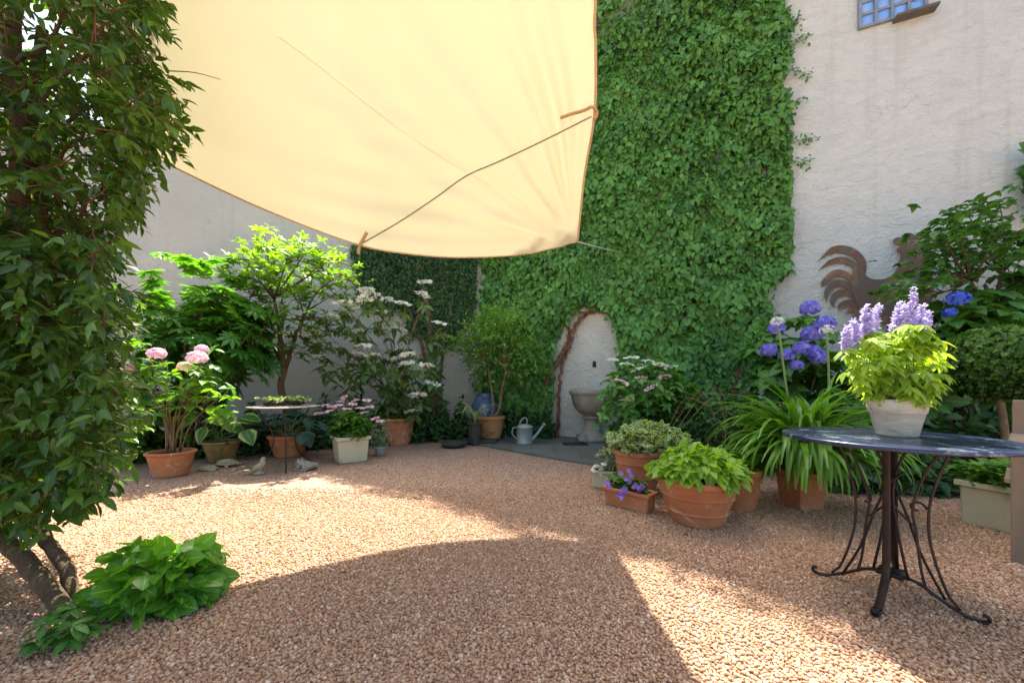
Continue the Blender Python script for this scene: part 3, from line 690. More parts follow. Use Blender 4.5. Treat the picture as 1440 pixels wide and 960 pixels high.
# arching shoots leaving the silhouette
for (x, y, dx, dy) in [(225, 40, 18, 20), (235, 110, 30, 10), (238, 100, 72, 12), (240, 170, 25, 12), (228, 205, 30, 22), (205, 225, 22, 30), (180, 260, 10, 22), (175, 295, 18, -14), (215, 0, 20, 5), (150, 250, 20, 40), (172, 280, -10, 22)]:
    Q = smooth_path([at(x, y, 1.85), at(x+dx*.5, y+dy*.2, 1.83), at(x+dx, y+dy, 1.8)], 5); tw.tube(Q, np.linspace(.003, .0012, len(Q)), 4)
    if dx < 60: q = Q[2::2]; q = np.repeat(q, 2, 0); lf.inst(OV, q, nrm(np.array([dx/30., -.1, -.5])+rnd(len(q), .5)), UP+rnd(len(q), .4), .065, .6)
lf.build('foliage', M['jasmine'], ft); tw.build('twigs', M['bark_red'], ft)

def groundplant(name, label, cat, base, rad, n, T, size, m, hgt, wx=1.0, v0=.5, kk=1, dr=.2, group=None):
    t = thing(name, label, cat, base); mb = MB(); st = MB()
    P, A, ci = clumped(n, np.array(base)+np.array([0, 0, hgt*.42]), (rad[0], rad[1], hgt*.6), 26, .9, .25, -.95)
    P[:, 2] = np.abs(P[:, 2]-.03)+.03; m_ = len(P); d = nrm((P-np.array(base))*np.array([1, 1, .15])+rnd(m_, .05)); d[:, 2] -= dr
    mb.inst(T, P, d+rnd(m_, .3), UP*.8+d*.75+rnd(m_, .3)+np.array([0, -.35, 0]), R.uniform(.7, 1.15, m_)*size, np.clip(v0+.6*(P[:, 2]/hgt-.5)+R.randn(m_)*.14, 0, 1), wx)
    mb.build('foliage', m, t)
    k = R.choice(m_, min(m_, 60), False); stems(st, base, P[k], .004, rad[0]*.5, .1, 4); st.build('stems', M['stem'], t); return t
b = gr(200, 862)+np.array([0, .08, 0])
groundplant('leafy_plant', 'broad heart leaved green clump at the foot of the leaning trunk', 'plant', b, (.235, .19), 420, ROUND, .076, M['leafy'], .27, 1.0, .5)
b = gr(88, 912); t = thing('hellebore', 'small dark leaved seedling clump on gravel in the bottom left', 'plant', b)
mb = MB(); P = b+np.stack([R.uniform(-.09, .09, 16), R.uniform(-.05, .08, 16), R.uniform(.05, .12, 16)], -1); rosettes(mb, LAN, P, UP+rnd(16, .25), 6, .06, .1, .5, 1.6, .1); mb.build('foliage', M['hyd_dark'], t)
mb = MB(); stems(mb, b, P, .003, .04, .1, 4); mb.build('stems', M['stem'], t)

# ------------------------------------------------------------------ pink hydrangea pot
b = gr(227, 672); b[1] += .12
t = thing('potted_hydrangea', 'leggy pink hydrangea in a plain terracotta pot beside the foreground tree', 'potted plant', b)
pot(t, b, .15, .205, .27, M['terra'], (), .03)
hp = [(228, 494, .062), (284, 500, .075), (266, 512, .05), (188, 455, .055), (188, 512, .05), (290, 488, .05)]
tips = [at(x, y+8, b[1]+R.uniform(-.2, .12)) for x, y, r in hp]; ext = [at(x, y, b[1]+R.uniform(-.25, .2)) for x, y in [(310, 540), (300, 520), (250, 540), (215, 560), (200, 520), (235, 520), (322, 548), (270, 545), (205, 485)]]
st = MB(); stems(st, b+np.array([0, 0, .24]), tips+ext, .008, .06, .28); st.build('stems', M['twig'], t)
lf = MB(); AT = []
for tt in tips+ext:
    for q in range(6): AT.append(tt+np.array([0, 0, -.03-.07*q])+rnd(1, .05)[0])
AT = np.array(AT); AT = AT[AT[:, 2] > .52]; rosettes(lf, WIDE, AT, UP+rnd(len(AT), .3), 4, .105, .15, np.clip(.75+R.randn(len(AT))*.18, 0, 1), .85, .15); lf.build('foliage', M['hyd'], t)
for (x, y, r), tp_ in zip(hp, tips): mophead(t, tp_+np.array([0, -.06, .03]), r*1.25, M['p_pink'] if x != 266 else M['p_cream'], n=130, fs=.034)

# ------------------------------------------------------------------ fatsia
def shrub(name, label, cat, base, c, rad, n, T, size, m, k=6, el=.2, v0=.5, clumps=18, wx=1.0, dr=.1, nst=14, sr=.02, stm='bark', jit=.28, shell=.8, top=.25, spray=False, low=-.9, parent=None):
    t = parent or thing(name, label, cat, base); P, A, ci = clumped(n, c, rad, clumps, shell, jit, low); P[:, 2] = np.maximum(P[:, 2], .04)
    cv = R.randn(clumps*6)*.10
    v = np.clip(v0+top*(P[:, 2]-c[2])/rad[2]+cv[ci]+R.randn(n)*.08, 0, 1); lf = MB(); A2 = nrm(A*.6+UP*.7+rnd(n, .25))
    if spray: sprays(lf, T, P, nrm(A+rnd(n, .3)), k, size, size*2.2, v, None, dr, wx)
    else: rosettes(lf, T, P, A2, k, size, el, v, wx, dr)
    lf.build('foliage', m, t); st = MB(); sel = R.choice(n, min(n, nst), False); stems(st, base, P[sel], sr, .06, .2, 6); st.build('stems', M[stm], t)
    return t, P, A
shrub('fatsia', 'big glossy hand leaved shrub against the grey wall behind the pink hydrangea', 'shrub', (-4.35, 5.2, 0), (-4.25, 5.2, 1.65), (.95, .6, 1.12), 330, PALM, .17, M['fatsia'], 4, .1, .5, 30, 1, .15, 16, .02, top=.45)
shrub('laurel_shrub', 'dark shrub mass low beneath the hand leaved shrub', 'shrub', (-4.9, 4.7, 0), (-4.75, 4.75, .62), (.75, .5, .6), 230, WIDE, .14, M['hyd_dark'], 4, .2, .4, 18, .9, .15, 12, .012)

# ------------------------------------------------------------------ rhododendron tree
b = np.array([-3.42, 5.85, 0]); t = thing('rhododendron', 'small rhododendron tree with lime green top against the grey wall', 'tree', b)
mb = MB(); tips = []; fk = at(400, 520, 5.8)
Q = smooth_path([b, b+np.array([.02, 0, .5]), at(395, 545, 5.8), fk], 6); mb.tube(Q, np.linspace(.055, .045, len(Q)), 8)
tgt = [(345, 350), (375, 335), (405, 345), (430, 340), (460, 350), (485, 370), (350, 390), (330, 375), (470, 400), (440, 385), (400, 385), (375, 370), (340, 430), (440, 430), (465, 440), (420, 400), (360, 400), (385, 350), (450, 365), (360, 480), (435, 470), (380, 440)]
hubs = [at(365, 455, 5.8), at(425, 450, 5.75), at(385, 420, 5.8), at(400, 440, 5.9)]
for h_ in hubs: Q = smooth_path([fk, (fk+h_)/2+rnd(1, .06)[0], h_], 5); mb.tube(Q+rnd(len(Q), .008), np.linspace(.035, .022, len(Q)), 6)
TT = []
for (x, y) in tgt:
    x = 405+(x-405)*.94; y = y+16; e = at(x, y, 5.75+R.uniform(-.4, .35)); h_ = min(hubs, key=lambda q: np.linalg.norm(q-e)); Q = smooth_path([h_, (h_+e)/2+rnd(1, .07)[0], e], 5); mb.tube(Q, np.linspace(.018, .007, len(Q)), 5)
    for q in range(24):
        p = e+rnd(1, .145)[0]*np.array([1.25, 1.1, .85]); TT.append(p)
        if q < 7: mb.tube([e, (e+p)/2+rnd(1, .02)[0], p], [.006, .005, .003], 4, cap=False)
mb.build('trunk', M['bark'], t); TT = np.array(TT); lf = MB(); _, ty = proj(TT)
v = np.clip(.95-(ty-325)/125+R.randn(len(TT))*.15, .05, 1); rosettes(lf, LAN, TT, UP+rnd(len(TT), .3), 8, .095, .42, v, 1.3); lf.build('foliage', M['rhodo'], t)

# pot with blue hosta behind the little table
b = np.array([-3.1, 5.35, 0]); t = thing('potted_hosta', 'blue leaved hosta in a wide terracotta pot behind the little round table', 'potted plant', b)
pot(t, b, .17, .25, .30, M['terra'], (.7,), .04)
P = b+np.stack([R.uniform(-.42, .42, 40), R.uniform(-.3, .3, 40), R.uniform(.34, .56, 40)], -1); d = nrm((P-b)*np.array([1, 1, .2])+rnd(40, .1)); d[:, 2] -= .35
lf = MB(); lf.inst(WIDE, P, d, UP+d*.5+rnd(40, .2), R.uniform(.22, .3, 40), R.uniform(.2, .9, 40), 1.15); lf.build('foliage', M['hosta_blue'], t); st = MB(); stems(st, b+np.array([0, 0, .27]), P, .006, .05, .2, 5); st.build('stems', M['stem'], t)
# variegated hosta in mottled pot
b = gr(299, 652); b[1] += .15
t = thing('potted_hosta', 'cream edged hosta in a mottled brown glazed pot right of the pink hydrangea', 'potted plant', b)
pot(t, b, .125, .20, .27, M['glaze'], (), .03)
lf = MB(); tips = [at(x, y, b[1]+R.uniform(-.22, .15)) for x, y in [(275, 590), (300, 585), (318, 580), (335, 590), (290, 600), (345, 605), (305, 605), (260, 600), (325, 600), (280, 580), (312, 592), (340, 585)]]
P = np.array(tips); d = nrm((P-b-np.array([0, 0, .35]))*np.array([1.2, 1, .2])+rnd(len(P), .15)); d[:, 2] -= .55; lf.inst(WIDE, P, d+np.array([0, -.3, 0]), UP*.8+d*.8+np.array([0, -.6, 0]), R.uniform(.17, .25, len(P)), R.uniform(.3, .8, len(P)), 1.1)
lf.build('foliage', M['hosta'], t); st = MB(); stems(st, b+np.array([0, 0, .24]), P, .006, .05, .2, 5); st.build('stems', M['stem'], t)

# ------------------------------------------------------------------ dark planting at the wall foot
def cover(name, label, polys, n, m, size, T=OVL):
    mb = MB()
    for (p, q, wdt, h0, h1) in polys:
        k = int(n*np.linalg.norm(np.array(q)-np.array(p))); tt = R.rand(k); base = np.array(p)[None]*(1-tt[:, None])+np.array(q)[None]*tt[:, None]
        nd = nrm(np.array([-(q[1]-p[1]), q[0]-p[0]])); o = R.uniform(-.5, .5, k)*wdt; hh = (h0+(h1-h0)*tt)*(.65+.35*np.sin(tt*31+o*4)+.15*np.sin(tt*83))
        z = R.rand(k)**.6*np.maximum(hh, .08)*np.sqrt(np.clip(1-(2*o/wdt)**2, .08, 1)); P = np.stack([base[:, 0]+nd[0]*o, base[:, 1]+nd[1]*o, z+.02], -1)
        mb.inst(T, P, rnd(k)+np.array([0, -.5, -.2]), UP+np.array([0, -.5, 0])+rnd(k, .35), R.uniform(.6, 1.2, k)*size, np.clip(.4+.25*nz(P, 4, 1)+R.randn(k)*.18, 0, 1), 1.3)
    return tag(mb.build(name, m), label, 'ground cover', kind='stuff')
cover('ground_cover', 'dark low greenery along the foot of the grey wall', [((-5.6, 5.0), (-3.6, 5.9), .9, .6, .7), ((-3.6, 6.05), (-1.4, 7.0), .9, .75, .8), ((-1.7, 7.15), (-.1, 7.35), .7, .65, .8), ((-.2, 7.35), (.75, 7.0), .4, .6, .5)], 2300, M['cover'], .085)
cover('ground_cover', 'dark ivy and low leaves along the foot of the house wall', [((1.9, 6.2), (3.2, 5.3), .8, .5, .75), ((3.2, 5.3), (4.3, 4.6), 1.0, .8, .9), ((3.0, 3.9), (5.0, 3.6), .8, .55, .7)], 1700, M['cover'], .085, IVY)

# ------------------------------------------------------------------ viburnum with white lacecaps
b = np.array([-1.92, 6.45, 0]); t = thing('potted_viburnum', 'tall shrub with flat white flower heads in a terracotta pot', 'potted plant', b)
pot(t, b, .21, .27, .44, M['terra'], (), .045)
wf_ = [(485, 425), (520, 412), (528, 418), (548, 424), (518, 425), (570, 430), (600, 400), (598, 418), (488, 430), (463, 470), (448, 470), (450, 480), (440, 473), (620, 457), (405, 475), (565, 465), (516, 488), (512, 500), (566, 492), (562, 505), (578, 500), (453, 503), (605, 515), (613, 540), (574, 530), (590, 556), (583, 578), (530, 500), (508, 468), (475, 448), (575, 512), (500, 436), (540, 440)]
T3 = []; st = MB()
for (x, y) in wf_:
    e = at(x, y+3, b[1]+R.uniform(-.7, .3)); T3.append(e)
stems(st, b+np.array([0, 0, .4]), T3, .011, .08, .2); st.build('stems', M['twig'], t); T3 = np.array(T3)
lf = MB(); Q = np.concatenate([T3-np.array([0, 0, .10]), T3-np.array([0, 0, .24])+rnd(len(T3), .08)]); rosettes(lf, WIDE, Q, UP+rnd(len(Q), .35), 4, .16, .0, np.clip(.55+R.randn(len(Q))*.15, 0, 1), .62, .35)
P, A, ci = clumped(150, at(545, 510, 6.3), (.95, .5, .85), 20, .7, .3); rosettes(lf, WIDE, P, UP+rnd(len(P), .4), 4, .16, .0, np.clip(.3+R.randn(len(P))*.15, 0, 1), .62, .35); lf.build('foliage', M['vib'], t)
for e in T3: lacecap(t, e+UP*.04+np.array([0, -.16, 0]), R.uniform(.085, .125), M['p_white'], n=10, fs=.08, core=30)
# skirt of low leaves in that pot
P = b+np.stack([R.uniform(-.28, .28, 50), R.uniform(-.26, .2, 50), R.uniform(.40, .5, 50)], -1); lf = MB(); rosettes(lf, IVY, P, UP+rnd(50, .3), 4, .085, .1, .6, 1, .3); lf.build('underplanting', M['hyd'], t)

# ------------------------------------------------------------------ cream planter with pink flowers
def planter(parent, c, sx, sy, h, rz, m=None, taper=.88, rimh=.04):
    c = np.array(c, float); mb = MB(); m = m or M['cream']
    mb.box(c+UP*(h-rimh)/2, (sx, sy, h-rimh), rz, taper, bev=.012)
    ca, sa = math.cos(rz), math.sin(rz); o = .018; th = .03
    for (dx, dy, lx, ly) in ((0, -(sy/2+o-th/2), sx+2*o, th), (0, (sy/2+o-th/2), sx+2*o, th), (-(sx/2+o-th/2), 0, th, sy+2*o-2*th), ((sx/2+o-th/2), 0, th, sy+2*o-2*th)):
        mb.box(c+np.array([dx*ca-dy*sa, dx*sa+dy*ca, h-rimh/2+.001]), (lx, ly, rimh), rz)
    o_ = mb.build('planter_box', m, parent, smooth=False)
    s = MB(); s.box(c+UP*(h-.028), (sx-.03, sy-.03, .02), rz); s.build('soil', M['soil'], parent, smooth=False); return o_
b = np.array([-2.02, 4.88, 0]); b = gr(492, 648); b[1] += .02
t = thing('potted_flowers', 'cream square planter of flat pink flowers right of the little round table', 'potted plant', b)
planter(t, b, .38, .36, .33, .62)
lf = MB(); P, A, ci = clumped(230, b+UP*.46, (.25, .23, .19), 14, .8, .3); rosettes(lf, OV, P, A*.5+UP*.8, 5, .075, .2, np.clip(.5+.5*(P[:, 2]-.5)/.2+R.randn(230)*.12, 0, 1), 1.2, .1); lf.build('foliage', M['hyd'], t)
st = MB(); stems(st, b+UP*.30, P[:24], .004, .1, .2, 4); st.build('stems', M['stem'], t)
for (x, y) in [(484, 559), (457, 570), (467, 572), (496, 568), (500, 563), (516, 563), (520, 572), (476, 570), (448, 581), (506, 574), (488, 575), (528, 588), (535, 592), (478, 565), (512, 580), (463, 578)]:
    lacecap(t, at(x, y, b[1]+R.uniform(-.18, .12)), .045, M['p_pink'], n=10, fs=.045, core=20)
b = gr(532, 642); b[1] += .08; t = thing('potted_herb', 'small grey pot with wispy herb tucked behind the cream planter', 'potted plant', b)
pot(t, b, .055, .08, .13, M['zinc'], (), .02, 28, .02); lf = MB(); st = MB(); P = b+np.stack([R.uniform(-.13, .13, 120), R.uniform(-.1, .1, 120), R.uniform(.14, .5, 120)], -1); rosettes(lf, LANL, P, UP+rnd(120, .4), 5, .04, .3, .5, 1); lf.build('foliage', M['grey'], t); stems(st, b+UP*.11, P[:30], .003, .03, .2, 4); st.build('stems', M['stem'], t)

# ------------------------------------------------------------------ little round table
tc = np.array([-2.73, 4.62, 0]); t = thing('small_round_table', 'little round pale metal table on three thin bowed legs', 'table', tc)
mb = MB(); H = .735; mb.lathe([(.001, H-.005), (.375, H-.005), (.385, H-.009), (.390, H), (.386, H+.004), (.37, H+.006), (.001, H+.005)], tc, 56); mb.build('table_top', M['toprim'], t)
for k, a_ in enumerate((-1.0, 1.09, 3.18)):
    d = np.array([math.cos(a_), math.sin(a_), 0]); mb = MB()
    Q = smooth_path([tc+d*.33+UP*(H-.01), tc+d*.27+UP*.62, tc+d*.16+UP*.46, tc+d*.13+UP*.30, tc+d*.20+UP*.14, tc+d*.36+UP*.0], 7) if k else smooth_path([tc+d*.31+UP*(H-.01), tc+d*.26+UP*.5, tc+d*.26+UP*.25, tc+d*.36], 7)
    mb.tube(Q, .0085, 7); mb.build('leg', M['ironred'], t)
mb = MB(); th = np.linspace(0, 6.283, 30); mb.tube(np.stack([tc[0]+.17*np.cos(th), tc[1]+.17*np.sin(th), 0*th+.40], -1), .006, 5, cap=False); mb.build('ring', M['ironred'], t)
# wreath of succulents on it
wc = tc+np.array([-.0, 0, .745]); t = thing('succulent_wreath', 'flat wreath of twigs and succulents lying on the little round table', 'wreath', wc)
mb = MB()
for k in range(9):
    ph = np.linspace(0, 6.283, 40); rr = .185+R.uniform(-.03, .03)+.012*np.sin(ph*5+k); mb.tube(np.stack([wc[0]+rr*np.cos(ph), wc[1]+rr*np.sin(ph), wc[2]+.022+.014*np.sin(ph*7+k*2)+k*.003], -1), .007, 5, cap=False)
mb.build('twig_ring', M['ironred'], t); mb = MB(); ph = R.rand(70)*6.283; rr = .185+R.randn(70)*.03; P = np.stack([wc[0]+rr*np.cos(ph), wc[1]+rr*np.sin(ph), wc[2]+.05+R.rand(70)*.04], -1)
rosettes(mb, OVL, P, UP+rnd(70, .5), 8, .04, .5, R.rand(70), 1.3); mb.build('succulents', M['varieg'], t)

# ------------------------------------------------------------------ stone ornaments
def blobs(name, m, parent, parts, vox=.008):
    import bmesh
    from mathutils import Matrix, Euler
    bm = bmesh.new()
    for (c, r, rot) in parts:
        mt = Matrix.Translation(Vector(c)-Vector(wloc(parent)))@Euler(rot).to_matrix().to_4x4()@Matrix.Diagonal((r[0], r[1], r[2], 1)); bmesh.ops.create_icosphere(bm, subdivisions=3, radius=1, matrix=mt)
    me = bpy.data.meshes.new(name); bm.to_mesh(me); bm.free(); me.materials.append(m); o = bpy.data.objects.new(name, me); COL.objects.link(o); o.parent = parent
    md = o.modifiers.new('r', 'REMESH'); md.mode = 'VOXEL'; md.voxel_size = vox; md.use_smooth_shade = True; md = o.modifiers.new('s', 'SMOOTH'); md.iterations = 3; return o
def loc2(b, rz):
    ca, sa = math.cos(rz), math.sin(rz); return lambda x, y, z: (b[0]+x*ca-y*sa, b[1]+x*sa+y*ca, z)
b = gr(362, 667); t = thing('stone_bird', 'small sandy stone bird with long tail on the gravel before the table', 'statue', b); L_ = loc2(b, .12)
blobs('body', M['statue'], t, [(L_(.02, 0, .085), (.055, .036, .042), (0, -.75, .12)), (L_(.055, 0, .135), (.03, .024, .045), (0, -.3, .12)), (L_(.062, 0, .178), (.022, .019, .020), (0, 0, .12)), (L_(.085, 0, .176), (.016, .006, .006), (0, .15, .12)), (L_(-.045, 0, .045), (.065, .024, .016), (0, -.6, .12)), (L_(-.10, 0, .018), (.055, .022, .010), (0, -.35, .12)), (L_(.0, .026, .08), (.05, .012, .028), (0, -.7, .12)), (L_(.0, -.026, .08), (.05, .012, .028), (0, -.7, .12)), (L_(.02, 0, .016), (.06, .045, .018), (0, 0, .12)), (L_(.02, .0, .045), (.02, .02, .03), (0, 0, 0))], .006)
b = gr(430, 660); t = thing('stone_frog', 'crouching grey stone frog on the gravel right of the table leg', 'statue', b); L_ = loc2(b, math.pi-.15)
blobs('body', M['statue_g'], t, [(L_(-.02, 0, .055), (.095, .07, .045), (0, .25, 0)), (L_(.075, 0, .085), (.05, .05, .033), (0, -.1, 0)), (L_(.07, .03, .118), (.015, .013, .015), (0, 0, 0)), (L_(.07, -.03, .118), (.015, .013, .015), (0, 0, 0)), (L_(.05, .06, .035), (.02, .018, .04), (0, 0, 0)), (L_(.05, -.06, .035), (.02, .018, .04), (0, 0, 0)), (L_(.085, .065, .01), (.04, .02, .011), (0, 0, 0)), (L_(.085, -.065, .01), (.04, .02, .011), (0, 0, 0)), (L_(-.06, .075, .04), (.055, .028, .035), (0, 0, .3)), (L_(-.06, -.075, .04), (.055, .028, .035), (0, 0, -.3)), (L_(-.03, .095, .012), (.06, .02, .012), (0, 0, 0)), (L_(-.03, -.095, .012), (.06, .02, .012), (0, 0, 0)), (L_(-.12, 0, .04), (.03, .03, .025), (0, 0, 0))], .007)
b = gr(322, 655); t = thing('stone_turtle', 'low sandy stone turtle on the gravel beside the mottled pot', 'statue', b); L_ = loc2(b, -.2)
blobs('body', M['statue'], t, [(L_(-.03, 0, .045), (.115, .085, .042), (0, 0, 0)), (L_(-.03, 0, .028), (.13, .10, .016), (0, 0, 0)), (L_(.12, 0, .042), (.035, .024, .022), (0, .1, 0)), (L_(.09, 0, .03), (.04, .02, .016), (0, 0, 0)), (L_(.06, .09, .014), (.04, .022, .014), (0, 0, .6)), (L_(.06, -.09, .014), (.04, .022, .014), (0, 0, -.6)), (L_(-.12, .08, .014), (.035, .02, .014), (0, 0, -.6)), (L_(-.12, -.08, .014), (.035, .02, .014), (0, 0, .6)), (L_(-.17, 0, .014), (.03, .01, .008), (0, 0, 0))], .007)
b = gr(293, 661); t = thing('fieldstone', 'flat mossy stone beside the stone turtle', 'stone', b)
blobs('rock', M['statue'], t, [((b[0], b[1], .02), (.10, .07, .035), (0, 0, .2)), ((b[0]+.06, b[1]-.02, .015), (.06, .05, .028), (.1, 0, .4)), ((b[0]-.07, b[1]+.02, .012), (.05, .05, .025), (0, .1, 0))], .008)

# dark stone basins on the gravel near the paving
for (x, y, r, lab, nm) in [(637, 630, .20, 'shallow dark stone bowl lying on the gravel before the paving', 'stone_bowl')]:
    b = gr(x, y); b[1] += .1; t = thing(nm, lab, 'bowl', b); mb = MB(); mb.lathe([(.001, .0), (r*.7, 0), (r*.95, .03), (r*1.08, .075), (r*1.02, .088), (r*.85, .07), (r*.5, .045), (.001, .04)], b, 36, wob=.02); mb.build('bowl', M['darkstone'], t)
b = gr(672, 625); b[1] += .12; t = thing('stone_slab', 'dark flat stone slab between the shallow bowl and the stained pot', 'stone', b)
mb = MB(); mb.box(b+UP*.045, (.62, .30, .05), -.1, bev=.018); mb.build('slab', M['darkstone'], t); mb = MB(); mb.tube([b+np.array([-.25, -.05, .09]), b+np.array([0, -.06, .10]), b+np.array([.28, .02, .19])], .008, 6); mb.build('twig', M['bark'], t)

# ------------------------------------------------------------------ stained pot with two-stemmed shrub
b = gr(690, 622); b[1] += .12; b[2] = .03
t = thing('potted_shrub', 'twin stemmed green shrub in a moss stained terracotta pot near the watering can', 'potted plant', b)
for k in range(3): mb = MB(); mb.box(b+np.array([.13*math.cos(k*2.1+.5), .13*math.sin(k*2.1+.5), .018]), (.05, .04, .035), .3); mb.build('pot_foot', M['terra'], t, smooth=False)
pot(t, b+UP*.036, .165, .225, .38, M['terra_old'], (), .06)
mb = MB(); e1 = at(686, 515, b[1]); e2 = at(712, 522, b[1]-.05)
for q, e in ((smooth_path([b+np.array([-.02, 0, .38]), at(694, 575, b[1]), at(690, 540, b[1]), e1], 6), e1), (smooth_path([b+np.array([.04, 0, .38]), at(702, 575, b[1]), at(706, 548, b[1]), e2], 6), e2)):
    mb.tube(q, np.linspace(.026, .018, len(q)), 7)
T4 = []
for (x, y) in [(660, 480), (672, 500), (685, 480), (700, 460), (715, 470), (700, 495), (725, 490), (740, 500), (690, 455), (712, 450), (735, 515), (670, 470), (725, 475), (655, 485), (750, 505), (705, 478), (680, 515), (720, 518), (745, 525)]:
    e = at(x, y, b[1]+R.uniform(-.35, .35)); s0 = e1 if x < 700 else e2; Q = smooth_path([s0, (s0+e)/2+rnd(1, .04)[0], e], 4); mb.tube(Q, np.linspace(.012, .005, len(Q)), 5); T4.append(e)
mb.build('stems', M['twig'], t); T4 = np.array(T4); P = np.repeat(T4, 60, 0)+rnd(60*len(T4), .125); lf = MB(); sprays(lf, OVL, P, nrm(P-at(705, 520, b[1])+rnd(len(P), .3)), 5, .058, .11, np.clip(.45+.35*(P[:, 2]-1.4)/.5+R.randn(len(P))*.15, 0, 1), None, .1, 1.2); lf.build('foliage', M['shrub'], t)
b2 = np.array([-.50, 7.15, .0]); t = thing('glazed_urn', 'round blue glazed jar standing behind the stained terracotta pot', 'jar', b2)
mb = MB(); mb.lathe([(.001, 0), (.14, 0), (.18, .1), (.25, .35), (.27, .50), (.24, .66), (.17, .76), (.15, .80), (.17, .83), (.15, .83), (.13, .78)], b2, 40); mb.build('jar', M['blueglaze'], t)
b3 = at(668, 592, 6.3); t = thing('spider_plant', 'arching pale striped grassy plant left of the stained pot', 'plant', (b3[0], b3[1], 0))
def ribbons(mb, B, dirs, L, w, droop, v, seg=8, lift=1.0):
    for i in range(len(B)):
        d = dirs[i]; h = np.array([d[0], d[1], 0]); s = nrm(np.cross(nrm(h+1e-6), UP)); tt = np.linspace(0, 1, seg); l = L[i]
        el = lift+R.uniform(-.15, .15); k = droop*R.uniform(.8, 1.2); ang_ = el-k*tt**1.3; step = l/(seg-1); p = np.array(B[i], float); V = []; U = []
        for j in range(seg):
            ww = w*(.6+.4*min(1, tt[j]*6))*(1-max(0, tt[j]-.6)/.4*.85); n_ = -nrm(h)*math.sin(ang_[j])+UP*math.cos(ang_[j])
            V += [p-s*ww+n_*ww*.35, p, p+s*ww+n_*ww*.35]; U += [(-1, tt[j]), (0, tt[j]), (1, tt[j])]
            p = p+(nrm(h)*math.cos(ang_[j])+UP*math.sin(ang_[j]))*step; p[2] = max(p[2], .015)
        mb.add(V, [f for j in range(seg-1) for f in ((3*j, 3*j+1, 3*j+4, 3*j+3), (3*j+1, 3*j+2, 3*j+5, 3*j+4))], np.clip(v+R.randn()*.15, 0, 1), U)
mb = MB(); n = 16; th = R.rand(n)*6.28; ribbons(mb, [b3-UP*.05]*n, np.stack([np.cos(th), np.sin(th), 0*th], -1), R.uniform(.45, .75, n), .013, 2.3, .5, 9, 1.35); mb.build('foliage', M['varieg'], t)
mb = MB(); mb.lathe(pot_profile(.08, .11, b3[2]-.02, .03), (b3[0], b3[1], 0.0), 28); mb.build('pot', M['darkstone'], t)

# ------------------------------------------------------------------ watering can
b = gr(738, 627); b[1] += .1; b[2] = .028; t = thing('watering_can', 'zinc watering can on the slate paving beside the stained pot', 'watering can', b)
mb = MB(); mb.lathe([(.001, .0), (.13, 0), (.135, .01), (.135, .02), (.13, .03), (.13, .26), (.137, .265), (.137, .275), (.12, .285), (.09, .31), (.085, .31), (.08, .27), (.001, .2)], b, 36); mb.build('body', M['zinc'], t)
mb = MB(); Q = smooth_path([b+np.array([.12, 0, .06]), b+np.array([.20, 0, .15]), b+np.array([.31, 0, .30])], 5); mb.tube(Q, np.linspace(.032, .016, len(Q)), 10); mb.tube([b+np.array([.305, 0, .293]), b+np.array([.325, 0, .322]), b+np.array([.33, 0, .33])], [.018, .034, .034], 12); mb.build('spout', M['zinc'], t)
mb = MB(); mb.tube(smooth_path([b+np.array([-.13, 0, .26]), b+np.array([-.19, 0, .25]), b+np.array([-.20, 0, .15]), b+np.array([-.13, 0, .08])], 5), .010, 7); mb.tube(smooth_path([b+np.array([.03, 0, .29]), b+np.array([.04, 0, .39]), b+np.array([-.01, 0, .42]), b+np.array([-.07, 0, .36]), b+np.array([-.08, 0, .29])], 5), .010, 7); mb.build('handle', M['zinc'], t)

# ------------------------------------------------------------------ stone fountain
b = np.array([1.36, 6.62, .028]); t = thing('stone_fountain', 'weathered stone basin on a pedestal against bare plaster between ivy', 'fountain', b)
mb = MB(); mb.lathe([(.001, 0), (.235, 0), (.24, .02), (.24, .07), (.22, .085)], b, 48, sq=.85); mb.lathe([(.22, .08), (.205, .11), (.18, .13), (.15, .17), (.125, .25), (.118, .33), (.125, .37), (.15, .385), (.155, .40), (.15, .42), (.125, .43)], b, 48, wob=.006); mb.build('pedestal', M['stone'], t)
mb = MB(); mb.lathe([(.10, .42), (.13, .44), (.20, .48), (.27, .55), (.315, .64), (.335, .73), (.345, .78), (.365, .80), (.375, .825), (.375, .86), (.36, .872), (.325, .868), (.31, .83), (.27, .70), (.18, .58), (.001, .55)], b, 56, wob=.006); mb.build('bowl', M['stone'], t)

# ------------------------------------------------------------------ planting group right of the fountain
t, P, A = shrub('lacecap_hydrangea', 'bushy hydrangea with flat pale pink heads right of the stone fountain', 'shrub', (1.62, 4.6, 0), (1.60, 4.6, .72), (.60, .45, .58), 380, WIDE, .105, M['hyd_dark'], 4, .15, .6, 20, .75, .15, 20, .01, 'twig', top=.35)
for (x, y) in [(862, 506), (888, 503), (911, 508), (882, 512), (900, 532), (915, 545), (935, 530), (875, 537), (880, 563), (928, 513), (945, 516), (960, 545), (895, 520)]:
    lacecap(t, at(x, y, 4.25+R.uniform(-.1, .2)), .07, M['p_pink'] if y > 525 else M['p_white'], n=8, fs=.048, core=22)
shrub('box_hedge', 'dark clipped low hedge behind the terracotta pots', 'hedge', (2.25, 4.5, 0), (2.35, 4.5, .50), (.75, .38, .45), 1300, OVL, .035, M['ivy_dark'], 5, .3, .45, 60, 1.2, .05, 30, .008, 'twig', jit=.2)

